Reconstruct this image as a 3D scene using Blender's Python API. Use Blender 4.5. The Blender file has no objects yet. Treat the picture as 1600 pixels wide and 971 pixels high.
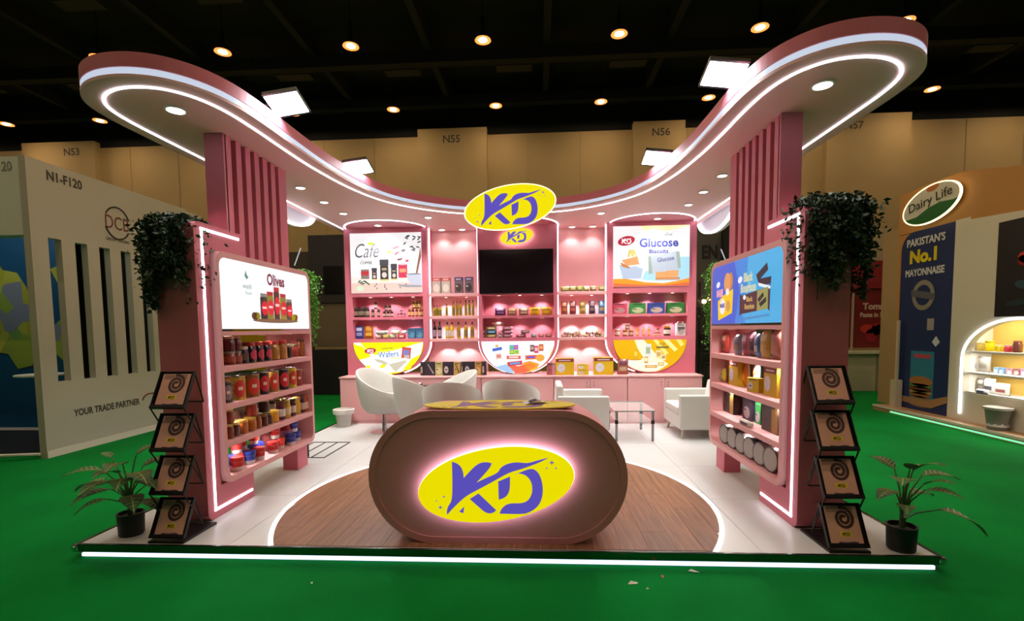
import bpy, bmesh, math, random
from mathutils import Vector, Matrix
PI = math.pi
SC = bpy.context.scene
COL = SC.collection
random.seed(11)

# ---------------------------------------------------------------- camera
CF, CPY, YAW, PIT, ROL = 762.52, 564.45, -0.0573, -0.0664, -0.0116
CAM = Vector((0.3764, -3.2847, 1.5306))
_f = Vector((math.sin(YAW)*math.cos(PIT), math.cos(YAW)*math.cos(PIT), math.sin(PIT)))
_r = Vector((math.cos(YAW), -math.sin(YAW), 0))
_u = _r.cross(_f)
CR = math.cos(ROL)*_r + math.sin(ROL)*_u
CU = -math.sin(ROL)*_r + math.cos(ROL)*_u
cd = bpy.data.cameras.new('camera')
cd.sensor_fit = 'HORIZONTAL'; cd.sensor_width = 36; cd.lens = 36*CF/1600
cd.shift_y = (CPY-485.5)/1600
cd.clip_start = .05; cd.clip_end = 200
cam = bpy.data.objects.new('camera', cd); COL.objects.link(cam)
cam.matrix_world = Matrix(((CR.x, CU.x, -_f.x, CAM.x), (CR.y, CU.y, -_f.y, CAM.y), (CR.z, CU.z, -_f.z, CAM.z), (0, 0, 0, 1)))
SC.camera = cam

# ---------------------------------------------------------------- world, exposure
w = bpy.data.worlds.new('hall_air'); SC.world = w; w.use_nodes = True
w.node_tree.nodes['Background'].inputs[0].default_value = (.9, .85, .8, 1)
w.node_tree.nodes['Background'].inputs[1].default_value = .03
SC.view_settings.view_transform = 'Standard'; SC.view_settings.look = 'None'
SC.view_settings.exposure = 0.0; SC.view_settings.gamma = 1.0
SC.view_settings.use_curve_mapping = False

# light levels in one place
HALL_LAMP = 190.0      # emission of the warm lamps in the hall roof
CANOPY_SPOT = 95.0     # W of a canopy downlight
SHELF_SPOT = 11.0       # W of a small downlight over a shelf
FLOOD = 60.0           # emission of a floodlight panel
LED = 5.0              # emission of the thin light strips
HALO = 10.0            # emission of the strip behind the counter sign

def ray(u, v): return _f + CR*((u-800)/CF) + CU*((CPY-v)/CF)
def _on(ax, val, u, v):
    d = ray(u, v); return CAM + d*((val-CAM[ax])/d[ax])
def pX(x, u, v): return _on(0, x, u, v)
def pY(y, u, v): return _on(1, y, u, v)
def pZ(z, u, v): return _on(2, z, u, v)

# ---------------------------------------------------------------- materials
MATS = {}
def lin(h):
    c = [int(h[i:i+2], 16)/255 for i in (0, 2, 4)]
    return tuple(x/12.92 if x <= .04045 else ((x+.055)/1.055)**2.4 for x in c) + (1,)
def P(hx, rough=.5, metal=0, spec=.5, bump=0, bscale=60, var=0, vscale=8, alpha=1, trans=0, coat=0, objvar=0):
    k = (hx, rough, metal, spec, bump, bscale, var, vscale, alpha, trans, coat, objvar)
    if k in MATS: return MATS[k]
    m = bpy.data.materials.new('surface_'+hx); m.use_nodes = True; nt = m.node_tree; N = nt.nodes; L = nt.links
    b = N['Principled BSDF']; b.inputs['Base Color'].default_value = lin(hx)
    b.inputs['Roughness'].default_value = rough; b.inputs['Metallic'].default_value = metal
    b.inputs['Specular IOR Level'].default_value = spec; b.inputs['Alpha'].default_value = alpha
    b.inputs['Transmission Weight'].default_value = trans; b.inputs['Coat Weight'].default_value = coat
    if bump or var or objvar:
        tc = N.new('ShaderNodeTexCoord')
    if bump:
        n = N.new('ShaderNodeTexNoise'); n.inputs['Scale'].default_value = bscale; n.inputs['Detail'].default_value = 3
        bp = N.new('ShaderNodeBump'); bp.inputs['Strength'].default_value = bump; bp.inputs['Distance'].default_value = .02
        L.new(tc.outputs['Object'], n.inputs['Vector']); L.new(n.outputs['Fac'], bp.inputs['Height']); L.new(bp.outputs['Normal'], b.inputs['Normal'])
    if var or objvar:
        hs = N.new('ShaderNodeHueSaturation'); hs.inputs['Color'].default_value = lin(hx)
        mr = N.new('ShaderNodeMapRange')
        if objvar:
            oi = N.new('ShaderNodeObjectInfo'); L.new(oi.outputs['Random'], mr.inputs['Value']); a = objvar
        else:
            n2 = N.new('ShaderNodeTexNoise'); n2.inputs['Scale'].default_value = vscale; n2.inputs['Detail'].default_value = 4
            L.new(tc.outputs['Object'], n2.inputs['Vector']); L.new(n2.outputs['Fac'], mr.inputs['Value']); a = var
            mr.inputs['From Min'].default_value = .3; mr.inputs['From Max'].default_value = .7
        mr.inputs['To Min'].default_value = 1-a; mr.inputs['To Max'].default_value = 1+a
        L.new(mr.outputs['Result'], hs.inputs['Value']); L.new(hs.outputs['Color'], b.inputs['Base Color'])
    MATS[k] = m; return m
def E(hx, s=1.0):
    k = ('E', hx, s)
    if k in MATS: return MATS[k]
    m = bpy.data.materials.new('glow_'+hx); m.use_nodes = True; nt = m.node_tree
    b = nt.nodes['Principled BSDF']; b.inputs['Base Color'].default_value = tuple(c*.3 for c in lin(hx)[:3])+(1,)
    b.inputs['Roughness'].default_value = .35
    b.inputs['Emission Color'].default_value = lin(hx); b.inputs['Emission Strength'].default_value = s
    MATS[k] = m; return m
def wood():
    if 'wood' in MATS: return MATS['wood']
    m = bpy.data.materials.new('walnut_vinyl'); m.use_nodes = True; N = m.node_tree.nodes; L = m.node_tree.links; b = N['Principled BSDF']
    tc = N.new('ShaderNodeTexCoord'); mp = N.new('ShaderNodeMapping'); mp.inputs['Scale'].default_value = (14, .9, 1)
    oi = N.new('ShaderNodeObjectInfo'); ad = N.new('ShaderNodeVectorMath'); ad.operation = 'ADD'
    n = N.new('ShaderNodeTexNoise'); n.inputs['Scale'].default_value = 2.2; n.inputs['Detail'].default_value = 7; n.inputs['Roughness'].default_value = .6
    r = N.new('ShaderNodeValToRGB'); r.color_ramp.elements[0].position = .3; r.color_ramp.elements[1].position = .72
    r.color_ramp.elements[0].color = lin('5f3b27'); r.color_ramp.elements[1].color = lin('9c6c48')
    hs = N.new('ShaderNodeHueSaturation'); mr = N.new('ShaderNodeMapRange'); mr.inputs['To Min'].default_value = .84; mr.inputs['To Max'].default_value = 1.12
    L.new(tc.outputs['Object'], mp.inputs['Vector']); L.new(mp.outputs['Vector'], ad.inputs[0]); L.new(oi.outputs['Location'], ad.inputs[1])
    L.new(ad.outputs[0], n.inputs['Vector']); L.new(n.outputs['Fac'], r.inputs['Fac']); L.new(r.outputs['Color'], hs.inputs['Color'])
    L.new(oi.outputs['Random'], mr.inputs['Value']); L.new(mr.outputs['Result'], hs.inputs['Value']); L.new(hs.outputs['Color'], b.inputs['Base Color'])
    b.inputs['Roughness'].default_value = .34
    MATS['wood'] = m; return m
def carpet():
    m = bpy.data.materials.new('green_carpet'); m.use_nodes = True; N = m.node_tree.nodes; L = m.node_tree.links; b = N['Principled BSDF']
    tc = N.new('ShaderNodeTexCoord')
    n = N.new('ShaderNodeTexNoise'); n.inputs['Scale'].default_value = 1.3; n.inputs['Detail'].default_value = 6
    n2 = N.new('ShaderNodeTexNoise'); n2.inputs['Scale'].default_value = 260; n2.inputs['Detail'].default_value = 2
    r = N.new('ShaderNodeValToRGB'); r.color_ramp.elements[0].position = .3; r.color_ramp.elements[1].position = .75
    r.color_ramp.elements[0].color = lin('01702a'); r.color_ramp.elements[1].color = lin('028433')
    bp = N.new('ShaderNodeBump'); bp.inputs['Strength'].default_value = .5; bp.inputs['Distance'].default_value = .006
    L.new(tc.outputs['Object'], n.inputs['Vector']); L.new(tc.outputs['Object'], n2.inputs['Vector']); L.new(n.outputs['Fac'], r.inputs['Fac'])
    L.new(r.outputs['Color'], b.inputs['Base Color']); L.new(n2.outputs['Fac'], bp.inputs['Height']); L.new(bp.outputs['Normal'], b.inputs['Normal'])
    b.inputs['Roughness'].default_value = .95; b.inputs['Specular IOR Level'].default_value = .1
    return m
def mapmat():
    m = bpy.data.materials.new('map_countries'); m.use_nodes = True; N = m.node_tree.nodes; L = m.node_tree.links; b = N['Principled BSDF']
    tc = N.new('ShaderNodeTexCoord'); v = N.new('ShaderNodeTexVoronoi'); v.inputs['Scale'].default_value = 3.2
    r = N.new('ShaderNodeValToRGB'); r.color_ramp.interpolation = 'CONSTANT'
    for i, (p, c) in enumerate(((0, 'c9b53a'), (.3, 'a9b24a'), (.5, '9a90a8'), (.68, 'd6c24e'), (.85, '8fa85c'))):
        e = r.color_ramp.elements[i] if i < 2 else r.color_ramp.elements.new(p)
        e.position = p; e.color = lin(c)
    L.new(tc.outputs['Object'], v.inputs['Vector']); L.new(v.outputs['Color'], r.inputs['Fac']); L.new(r.outputs['Color'], b.inputs['Base Color'])
    b.inputs['Roughness'].default_value = .5
    return m

PINK = P('d17283', .5, bump=.04, bscale=40)
SP = P('e2a7a8', .5)
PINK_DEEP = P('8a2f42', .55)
WHITE = P('efeeea', .55)
WHITE_PL = P('d6d6d0', .42)
CHROME = P('d5d5d8', .12, 1)
STEEL = P('9a9c9f', .3, 1)
BLACK = P('17161a', .45)
BLACKM = P('1c1a1e', .4, .3)
YEL = E('fff000', .8)
VIO = E('6557cf', .75)
LEDM = E('f4f6ff', LED)

# ---------------------------------------------------------------- mesh helpers
class MB:
    def __init__(s): s.v = []; s.f = []
    def add(s, v, f):
        n = len(s.v); s.v += [tuple(p) for p in v]; s.f += [[n+i for i in q] for q in f]; return s
    def box(s, x0, x1, y0, y1, z0, z1):
        return s.add([(x0,y0,z0),(x1,y0,z0),(x1,y1,z0),(x0,y1,z0),(x0,y0,z1),(x1,y0,z1),(x1,y1,z1),(x0,y1,z1)],
                     [(3,2,1,0),(4,5,6,7),(0,1,5,4),(1,2,6,5),(2,3,7,6),(3,0,4,7)])
    def prism(s, poly, z0, z1, ax='z'):
        a = 0
        for i in range(len(poly)):
            p, q = poly[i], poly[(i+1) % len(poly)]; a += p[0]*q[1]-q[0]*p[1]
        if a < 0: poly = poly[::-1]
        n = len(poly)
        if ax == 'z': V = [(x,y,z0) for x,y in poly]+[(x,y,z1) for x,y in poly]; fl = False
        elif ax == 'y': V = [(x,z0,y) for x,y in poly]+[(x,z1,y) for x,y in poly]; fl = True
        else: V = [(z0,x,y) for x,y in poly]+[(z1,x,y) for x,y in poly]; fl = False
        F = [list(range(n))[::-1], list(range(n, 2*n))]+[(i,(i+1)%n,n+(i+1)%n,n+i) for i in range(n)]
        if fl: F = [list(q)[::-1] for q in F]
        return s.add(V, F)
    def lathe(s, prof, n=16, c=(0,0,0), M=None):
        V = []; F = []
        for r, z in prof:
            for i in range(n):
                t = 2*PI*i/n; V.append((c[0]+r*math.cos(t), c[1]+r*math.sin(t), c[2]+z))
        for j in range(len(prof)-1):
            for i in range(n):
                a = j*n+i; b = j*n+(i+1)%n; F.append((a, b, b+n, a+n))
        F.append(list(range(n))[::-1]); F.append(list(range((len(prof)-1)*n, len(prof)*n)))
        if M: V = [tuple(M @ Vector(p)) for p in V]
        return s.add(V, F)
    def tube(s, pts, r, n=6, closed=False):
        pts = [Vector(p) for p in pts]; V = []; F = []; m = len(pts)
        for i, p in enumerate(pts):
            a = pts[(i-1) % m] if (i or closed) else p; b = pts[(i+1) % m] if (i < m-1 or closed) else p
            d = (b-a).normalized(); up = Vector((0,0,1)) if abs(d.z) < .95 else Vector((0,1,0))
            e1 = d.cross(up).normalized(); e2 = e1.cross(d); rr = r[i] if isinstance(r, (list, tuple)) else r
            for k in range(n):
                t = 2*PI*(k+.5)/n; V.append(p+e1*rr*math.cos(t)+e2*rr*math.sin(t))
        for i in range(m if closed else m-1):
            for k in range(n):
                a = i*n+k; b = i*n+(k+1)%n; c = ((i+1)%m)*n; F.append((a, b, c+(k+1)%n, c+k))
        if not closed: F.append(list(range(n))[::-1]); F.append(list(range((m-1)*n, m*n)))
        return s.add(V, F)
    def strip(s, pts, w, z0, z1, closed=False):       # flat ribbon following a path in the xy plane
        a = offset(pts, w/2, closed); b = offset(pts, -w/2, closed); m = len(pts); V = []; F = []
        for i in range(m): V += [(*a[i], z0), (*b[i], z0), (*b[i], z1), (*a[i], z1)]
        for i in range(m if closed else m-1):
            j = (i+1) % m
            for k in range(4): F.append((i*4+k, i*4+(k+1)%4, j*4+(k+1)%4, j*4+k))
        if not closed: F += [(0,1,2,3)[::-1], ((m-1)*4, (m-1)*4+1, (m-1)*4+2, (m-1)*4+3)]
        return s.add(V, F)
    def xf(s, M):
        s.v = [tuple(M @ Vector(p)) for p in s.v]; return s
    def mesh(s, name, mat, smooth=False, bevel=0, seg=2):
        me = bpy.data.meshes.new(name); me.from_pydata(s.v, [], s.f)
        bm = bmesh.new(); bm.from_mesh(me)
        bmesh.ops.recalc_face_normals(bm, faces=bm.faces[:])
        if bevel:
            ed = [e for e in bm.edges if len(e.link_faces) == 2 and e.calc_face_angle(0) > .6]
            bmesh.ops.bevel(bm, geom=ed, offset=bevel, segments=seg, affect='EDGES', profile=.5, clamp_overlap=True)
        bm.to_mesh(me); bm.free()
        if mat: me.materials.append(mat)
        if smooth:
            me.shade_smooth(); me.set_sharp_from_angle(angle=.7)
        return me
    def build(s, name, mat, parent=None, smooth=False, bevel=0, seg=2, loc=None, rot=None):
        return ob(name, s.mesh(name, mat, smooth, bevel, seg), parent, loc, rot)
def offset(pts, d, closed=False):
    r = []; m = len(pts)
    for i in range(m):
        a = pts[i-1] if (i or closed) else pts[i]; b = pts[(i+1) % m] if (i < m-1 or closed) else pts[i]
        dx, dy = b[0]-a[0], b[1]-a[1]; l = math.hypot(dx, dy) or 1
        r.append((pts[i][0]+dy/l*d, pts[i][1]-dx/l*d))
    return r
def ob(name, me, parent=None, loc=None, rot=None):
    o = bpy.data.objects.new(name, me); COL.objects.link(o)
    if parent: o.parent = parent
    if loc: o.location = loc
    if rot: o.rotation_euler = rot
    return o
def tag(o, label=None, cat=None, group=None, kind=None):
    if label: o['label'] = label
    if cat: o['category'] = cat
    if group: o['group'] = group
    if kind: o['kind'] = kind
    return o
def thing(name, label, cat, loc=(0,0,0), rot=(0,0,0), group=None, kind=None):
    return tag(ob(name, None, None, loc, rot), label, cat, group, kind)
def struct(o): o['kind'] = 'structure'; return o
def face(rz): return (PI/2, 0, rz)                     # x = along the surface, y = up, z = out of it
def ell(cx, cy, a, b, tilt=0, n=48, t0=0, t1=2*PI):
    r = []; full = abs(t1-t0-2*PI) < 1e-6
    for i in range(n if full else n+1):
        t = t0+(t1-t0)*i/n; x, y = a*math.cos(t), b*math.sin(t)
        r.append((cx+x*math.cos(tilt)-y*math.sin(tilt), cy+x*math.sin(tilt)+y*math.cos(tilt)))
    return r
def rrect(x0, x1, y0, y1, r, n=5):
    rr = r if isinstance(r, (list, tuple)) else (r,)*4  # bl br tr tl
    p = []
    for (cx, cy, a, q) in ((x0+rr[0], y0+rr[0], PI, rr[0]), (x1-rr[1], y0+rr[1], 1.5*PI, rr[1]), (x1-rr[2], y1-rr[2], 0, rr[2]), (x0+rr[3], y1-rr[3], .5*PI, rr[3])):
        if q <= 0: p.append((cx, cy)); continue
        for i in range(n+1):
            t = a+PI/2*i/n; p.append((cx+q*math.cos(t), cy+q*math.sin(t)))
    return p
def crom(pts, n=6):
    out = []; P_ = [pts[0]]+list(pts)+[pts[-1]]
    for i in range(1, len(P_)-2):
        a, b, c, d = P_[i-1:i+3]
        for k in range(n):
            t = k/n
            out.append(tuple(.5*((2*b[j])+(-a[j]+c[j])*t+(2*a[j]-5*b[j]+4*c[j]-d[j])*t*t+(-a[j]+3*b[j]-3*c[j]+d[j])*t**3) for j in range(len(b))))
    out.append(tuple(pts[-1])); return out
def flat(parent, name, polys, mat, z=.002, t=.001):
    """flat print: one or more 2D outlines in the parent's face frame"""
    if polys and not isinstance(polys[0][0], (list, tuple)): polys = [polys]
    m = MB()
    for p in polys: m.prism(p, z-t, z)
    return m.build(name, mat, parent)
def R(x0, x1, y0, y1): return [(x0,y0),(x1,y0),(x1,y1),(x0,y1)]
def text(parent, body, x, y, w_, mat, h=None, z=.003, bold=0, shear=0, name='lettering', rot=0, t=.0008):
    c = bpy.data.curves.new('t', 'FONT'); c.body = body; c.size = 1; c.offset = bold; c.shear = shear; c.resolution_u = 3; c.extrude = .5
    o = bpy.data.objects.new('t', c)
    me = bpy.data.meshes.new_from_object(o); bpy.data.objects.remove(o); bpy.data.curves.remove(c)
    if not me.vertices: return None
    xs = [v.co.x for v in me.vertices]; ys = [v.co.y for v in me.vertices]
    cx, cy = (min(xs)+max(xs))/2, (min(ys)+max(ys))/2; sx = w_/(max(xs)-min(xs)); sy = (h/(max(ys)-min(ys))) if h else sx
    me.transform(Matrix.Translation((x, y, z)) @ Matrix.Rotation(rot, 4, 'Z') @ Matrix.Diagonal((sx, sy, t, 1)) @ Matrix.Translation((-cx, -cy, 0)))
    me.materials.clear(); me.materials.append(mat); me.name = name
    return ob(name, me, parent)
def spot(parent, loc, watts, angle=100, blend=.6, col=(1, .965, .93), r=.02, rot=(0,0,0)):
    l = bpy.data.lights.new('lamp', 'SPOT'); l.energy = watts; l.spot_size = math.radians(angle); l.spot_blend = blend; l.color = col; l.shadow_soft_size = r
    o = bpy.data.objects.new('lamp', l); COL.objects.link(o); o.parent = parent; o.location = loc; o.rotation_euler = rot
    return o

# the oval two-letter emblem, drawn around (0,0), half width 1
_LP = [
 [(517,403),(545,412),(565,430),(576,460),(578,490),(610,455),(640,425),(668,408),(700,404),(727,410),(722,428),(690,467),(646,514),(700,488),(740,471),(764,455),(770,438),(800,416),(850,404),(895,408),(920,409),(970,394),(1027,379),(985,402),(930,424),(880,442),(820,459),(760,493),(700,527),(640,559),(590,587),(550,622),(510,662),(486,690),(483,674),(490,645),(517,608)],
 [(608,603),(655,573),(748,663),(735,675),(715,681),(697,678),(678,667)],
 [(760,508),(823,481),(822,540),(815,570),(795,595),(762,606)],
 [(845,472),(932,435),(965,450),(985,485),(996,540),(990,600),(965,645),(920,675),(880,683),(765,681),(775,655),(800,632),(830,624),(880,625),(915,612),(935,580),(940,545),(935,510),(915,480),(890,467),(862,463)],
 [(550,673),(578,644),(573,680)]]
def _star(x, y, s): return [(x, y-s),(x+s*.2, y-s*.2),(x+s, y),(x+s*.2, y+s*.2),(x, y+s),(x-s*.2, y+s*.2),(x-s, y),(x-s*.2, y-s*.2)]
_LP += [_star(1042,406,16), _star(1015,435,8), _star(1063,435,8), _star(470,592,9), _star(450,650,14), _star(430,615,7)]
def rounded(p):
    for _ in range(2):
        q = []
        for i in range(len(p)):
            a, b, c = p[i-1], p[i], p[(i+1) % len(p)]
            t = abs((math.atan2(c[1]-b[1], c[0]-b[0])-math.atan2(b[1]-a[1], b[0]-a[0])+PI) % (2*PI)-PI)
            if t > .95: q.append(b)
            else: q += [(b[0]*.75+a[0]*.25, b[1]*.75+a[1]*.25), (b[0]*.75+c[0]*.25, b[1]*.75+c[1]*.25)]
        p = q
    return p
LOGO = [[((x-745)/412, -(y-527)/412) for x, y in (rounded(p) if i < 5 else p)] for i, p in enumerate(_LP)]
TILT = math.radians(9.2)
def logo(parent, cx, cy, hw, mat, z, sy=1, t=.002, stars=True, name='emblem_lettering'):
    return flat(parent, name, [[(cx+x*hw, cy+y*hw*sy) for x, y in p] for p in (LOGO if stars else LOGO[:5])], mat, z, t)
# ================================================================ THE HALL
G = -.1                                                # level of the green carpet
struct(MB().box(-45, 45, -14, 15.2, G-.1, G).build('floor', carpet()))
WB = P('a58b60', .75, var=.06, vscale=.5)
wb = struct(MB().box(-45, 45, 15, 15.3, G, 8.62).build('wall_back', WB))
MB().box(-45, 45, 15.05, 15.3, 8.62, 10.2).build('upper_band', P('0b0b0c', .9), wb)
for k in range(-12, 13):
    MB().box(k*1.9-.012, k*1.9+.012, 14.985, 15.01, G, 8.6).build('panel_joint', P('96805f', .8), wb)
CEIL = P('161515', .95)
ce = struct(MB().box(-45, 45, -14, 15.3, 10.2, 10.4).build('ceiling', CEIL))
BEAM = P('232120', .85)
for k in range(-9, 10):
    MB().box(k*3.485+.55, k*3.485+.75, -14, 15, 9.72, 10.2).build('roof_beam', BEAM, ce)
for y in (.5, 4.2, 7.9, 11.65, 14.4):
    MB().box(-45, 45, y-.15, y+.15, 9.4, 9.75).build('cross_beam', BEAM, ce)
    for k in range(-8, 9):
        MB().box(k*3.485-.9, k*3.485+.2, y+.5, y+.9, 9.55, 9.75).build('air_duct', P('2c2a28', .7), ce)
for i, (x0, x1, tx, s) in enumerate(((-19.3, -16.4, -17.3, 'N53'), (-4.0, -1.48, -2.76, 'N55'), (3.75, 5.56, 4.72, 'N56'), (10.4, 13.2, 11.3, 'N57'))):
    o = struct(MB().box(x0, x1, 14.75, 15.02, G, 8.8).build('trim_%d' % (i+1), WB))
    text(o, s, 0, 0, .62, P('4a4238', .8), z=0, bold=.02).matrix_local = Matrix.Translation((tx, 14.745, 8.42)) @ Matrix.Rotation(PI/2, 4, 'X')
# warm lamps hanging under the roof, one grid
lampm = E('ffe0b4', HALL_LAMP*1.75)
lm_r = MB().lathe([(.16, .05), (.17, .0), (.15, -.02), (.15, .0)], 16).mesh('lamp_ring', BLACK, True)
lm_h = MB().lathe([(.05, .55), (.06, .1), (.15, .04), (.16, .02)], 12).mesh('lamp_housing', BLACK, True)
lm_b = MB().lathe([(.11, -.006), (.2, -.012), (.21, -.03), (.2, -.034), (.115, -.02)], 20).mesh('warm_halo', E('ff9a48', 1.6), True)  # emissive ring added round the lens, imitates the lamp's warm halo
lm_g = MB().lathe([(.11, -.012), (.1, -.03), (.04, -.036)], 16).mesh('lamp_lens', lampm, True)
lm_rod = MB().lathe([(.012, .5), (.012, 1.21)], 6).mesh('hanger_rod', BLACK)
for y in (-5.1, -1.35, 2.35, 6.07, 9.79, 13.52):
    for k in range(-6, 7):
        if (y < 9 and abs(k) > 3): continue
        t = thing('hall_lamp', 'round warm hall lamp under the dark roof, '+('in the row along the back wall' if y > 13 else 'in the row behind the stand' if y > 9 else 'over the stand itself' if y > 2 else 'over the aisle before the stand'), 'lamp', (-1.03+3.485*k, y, 9.0), group='warm lamps under the hall roof')
        ob('ring', lm_r, t); ob('housing', lm_h, t); ob('lens', lm_g, t); ob('warm_halo', lm_b, t); ob('hanger_rod', lm_rod, t)

# ================================================================ THE STAND FLOOR
pf = struct(MB().box(-2.985, 2.985, .0, 5.4, G, -.014).build('floor_platform', P('5c5a58', .6)))
TILE = P('cfd0d0', .33, spec=.5, var=.015, vscale=3, objvar=0)
xs = [-2.985, -1.87, -.62, .62, 1.87, 2.985]; ys = [.0, 1.05, 2.1, 3.15, 4.2, 5.4]
for a in range(5):
    for b in range(5):
        MB().box(xs[a]+.002, xs[a+1]-.002, ys[b]+.002, ys[b+1]-.002, -.014, 0).build('floor_tile', TILE, pf)
WD = wood(); DC = (0, .98); DR = 1.836
for i in range(-10, 10):
    x0, x1 = i*.186, (i+1)*.186; y = -.9-.37*(i % 3)
    while y < 3:
        yy = y+1.22; lo = []; hi = []
        for k in range(9):
            x = x0+.0012+(x1-x0-.0024)*k/8; q = (DR-.02)**2-x*x
            if q <= 0: continue
            s = math.sqrt(q); l = max(y+.0012, DC[1]-s, .012); h_ = min(yy-.0012, DC[1]+s)
            if h_-l > .004: lo.append((x, l)); hi.append((x, h_))
        if len(lo) > 1:
            cx = (x0+x1)/2; cy = (lo[0][1]+hi[0][1])/2
            MB().prism([(a-cx, b-cy) for a, b in lo+hi[::-1]], 0, .005).build('wood_plank', WD, pf, loc=(cx, cy, 0))
        y = yy
a0 = -math.asin((DC[1]-.012)/DR)
tag(MB().strip(ell(*DC, DR, DR, 0, 120, a0, PI-a0), .027, 0, .009).build('floor_light_ring', E('fff8f0', 2.4)), 'white glowing light line curving around the wooden floor disc', 'light strip')
rim = P('6f7a72', .16, 1)
e = thing('platform_edging', 'polished metal edging along the rim of the white stand floor', 'edging', (0, 0, G))
MB().box(-3.0, 3.0, -.022, 0, .046, .104).build('front_rail', rim, e, bevel=.004)
for s in (-1, 1):
    MB().box(s*3-.015, s*3+.015, -.02, 5.4, .046, .104).build('side_rail', rim, e, bevel=.004)
    MB().lathe([(.012, 0), (.024, .012), (.024, .04), (.012, .052)], 12, (s*3.005, -.02, .05)).build('corner_cap', CHROME, e, True)
tag(MB().box(-2.965, 2.965, -.016, -.001, G+.012, G+.036).build('plinth_light', E('d4e8ff', 1.7)), 'long white tube light glowing beneath the front edge of the stand', 'light strip')

# ================================================================ CANOPY
CZ = 3.24
HALF = [(0,4.1),(.45,4.07),(.88,3.95),(1.35,3.62),(1.69,3.17),(1.89,2.55),(1.985,1.85),(2.01,1.3),(2.015,.85),(2.04,.5),(2.11,.27),(2.23,.13),(2.38,.075),(2.55,.085),(2.7,.15),(2.81,.25),(2.88,.38),(2.915,.58),(2.925,.9),(2.925,1.75),(2.925,3.0),(2.925,5.2)]
hp = crom(HALF, 5)
path = [(-x, y) for x, y in hp[::-1][:-1]]+hp           # from the wall on one side, over both wings, to the wall on the other
cn = thing('canopy', 'big pink curved stand canopy with two rounded wings and white light bands', 'canopy', (0, 0, CZ))
def slab(name, d, z0, z1, mat):
    o = offset(path, d); o[0] = (o[0][0], 5.4); o[-1] = (o[-1][0], 5.4)
    return MB().prism(o, z0, z1).build(name, mat, cn)
CPINK = P('ecbfbe', .55)
slab('soffit', .13, 0, .022, CPINK); slab('core', .095, .022, .07, CPINK); slab('top_fascia', .13, .07, .165, PINK)
ln = MB(); o1 = offset(path, .112)
ln.strip(o1, .03, .026, .066).build('fascia_light_band', E('d3dff5', .8), cn)
MB().strip(path, .019, -.008, .001).build('soffit_light_line', LEDM, cn)
for s in (-1, 0, 1):                                   # arched light line over each wall panel
    cx = 2.2*s+.01; r = .68
    p = [(cx+r, 5.29)]+[(cx+r*math.cos(t), 4.95-.66*math.sin(t)) for t in [PI*i/28 for i in range(29)]]+[(cx-r, 5.29)]
    MB().strip(p, .022, -.008, .001).build('arch_light_line', LEDM, cn)
    MB().prism(offset(p, .02)[:], -.004, .0005).build('arch_soffit', PINK, cn)
dl_ring = MB().lathe([(.062, 0), (.062, -.006), (.05, -.008), (.048, .0)], 20).mesh('ring', WHITE, True)
dl_lens = MB().lathe([(.049, -.002), (.04, -.0065), (.01, -.007)], 20).mesh('lens', E('fff6ea', 14), True)
for (x, y, wh) in ((2.4,.43,'in the wing tip before the %s pier'),(2.455,2.5,'first behind the %s column'),(2.465,3.165,'second behind the %s column'),(2.47,3.81,'third behind the %s column'),(2.245,4.66,'inside the arch over the %s panel'),(1.305,4.19,'before the bay beside the %s panel'),(1.285,5.13,'over the bay, next to the %s panel'),(.935,5.13,'over the bay between television and %s panel')):
    for s in (-1, 1):
        nm = (('olives', 'biscuit') if y < 4 else ('coffee', 'glucose'))[s > 0]
        big = 1.25 if y < 1 else 1
        t = thing('canopy_downlight', 'round white downlight in the canopy soffit '+wh % nm, 'downlight', (s*x, y, CZ-.005), group='downlights in the canopy')
        a = ob('ring', dl_ring, t); b = ob('lens', dl_lens, t); a.scale = b.scale = (big, big, 1)
        near = y > 5
        spot(t, (0, 0, -.03), CANOPY_SPOT*(.11 if near else .3 if y < 1 else 1), 105 if near else 75 if y < 1 else 130, .5 if near else .8, r=.03)
# floodlights on short arms over the inner canopy edge
def flood(u, v, side, where):
    c = pZ(3.47, u, v); t = thing('floodlight', 'bright white floodlight panel clamped to the canopy edge '+where, 'floodlight', c, (-.38, side*.12, 0), group='floodlights on the canopy')
    MB().box(-.15, .15, -.115, .115, 0, .035).build('housing', BLACKM, t, bevel=.006)
    MB().box(-.142, .142, -.105, .105, -.004, .002).build('panel', E('f4fbff', FLOOD), t)
    MB().box(-.15, .15, -.127, -.113, -.002, .03).build('side_rim', BLACKM, t); MB().box(-.15, .15, .113, .127, -.002, .03).build('side_rim', BLACKM, t)
    MB().tube([(side*.13, 0, .03), (side*.2, 0, .03), (side*.24, 0, -.06)], .012).build('arm', BLACKM, t)
flood(448, 163, -1, 'above the olives shelf unit'); flood(560, 262, -1, 'above the coffee poster')
flood(1131, 117, 1, 'above the biscuit shelf unit'); flood(1026, 248, 1, 'above the glucose biscuit poster')
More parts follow.
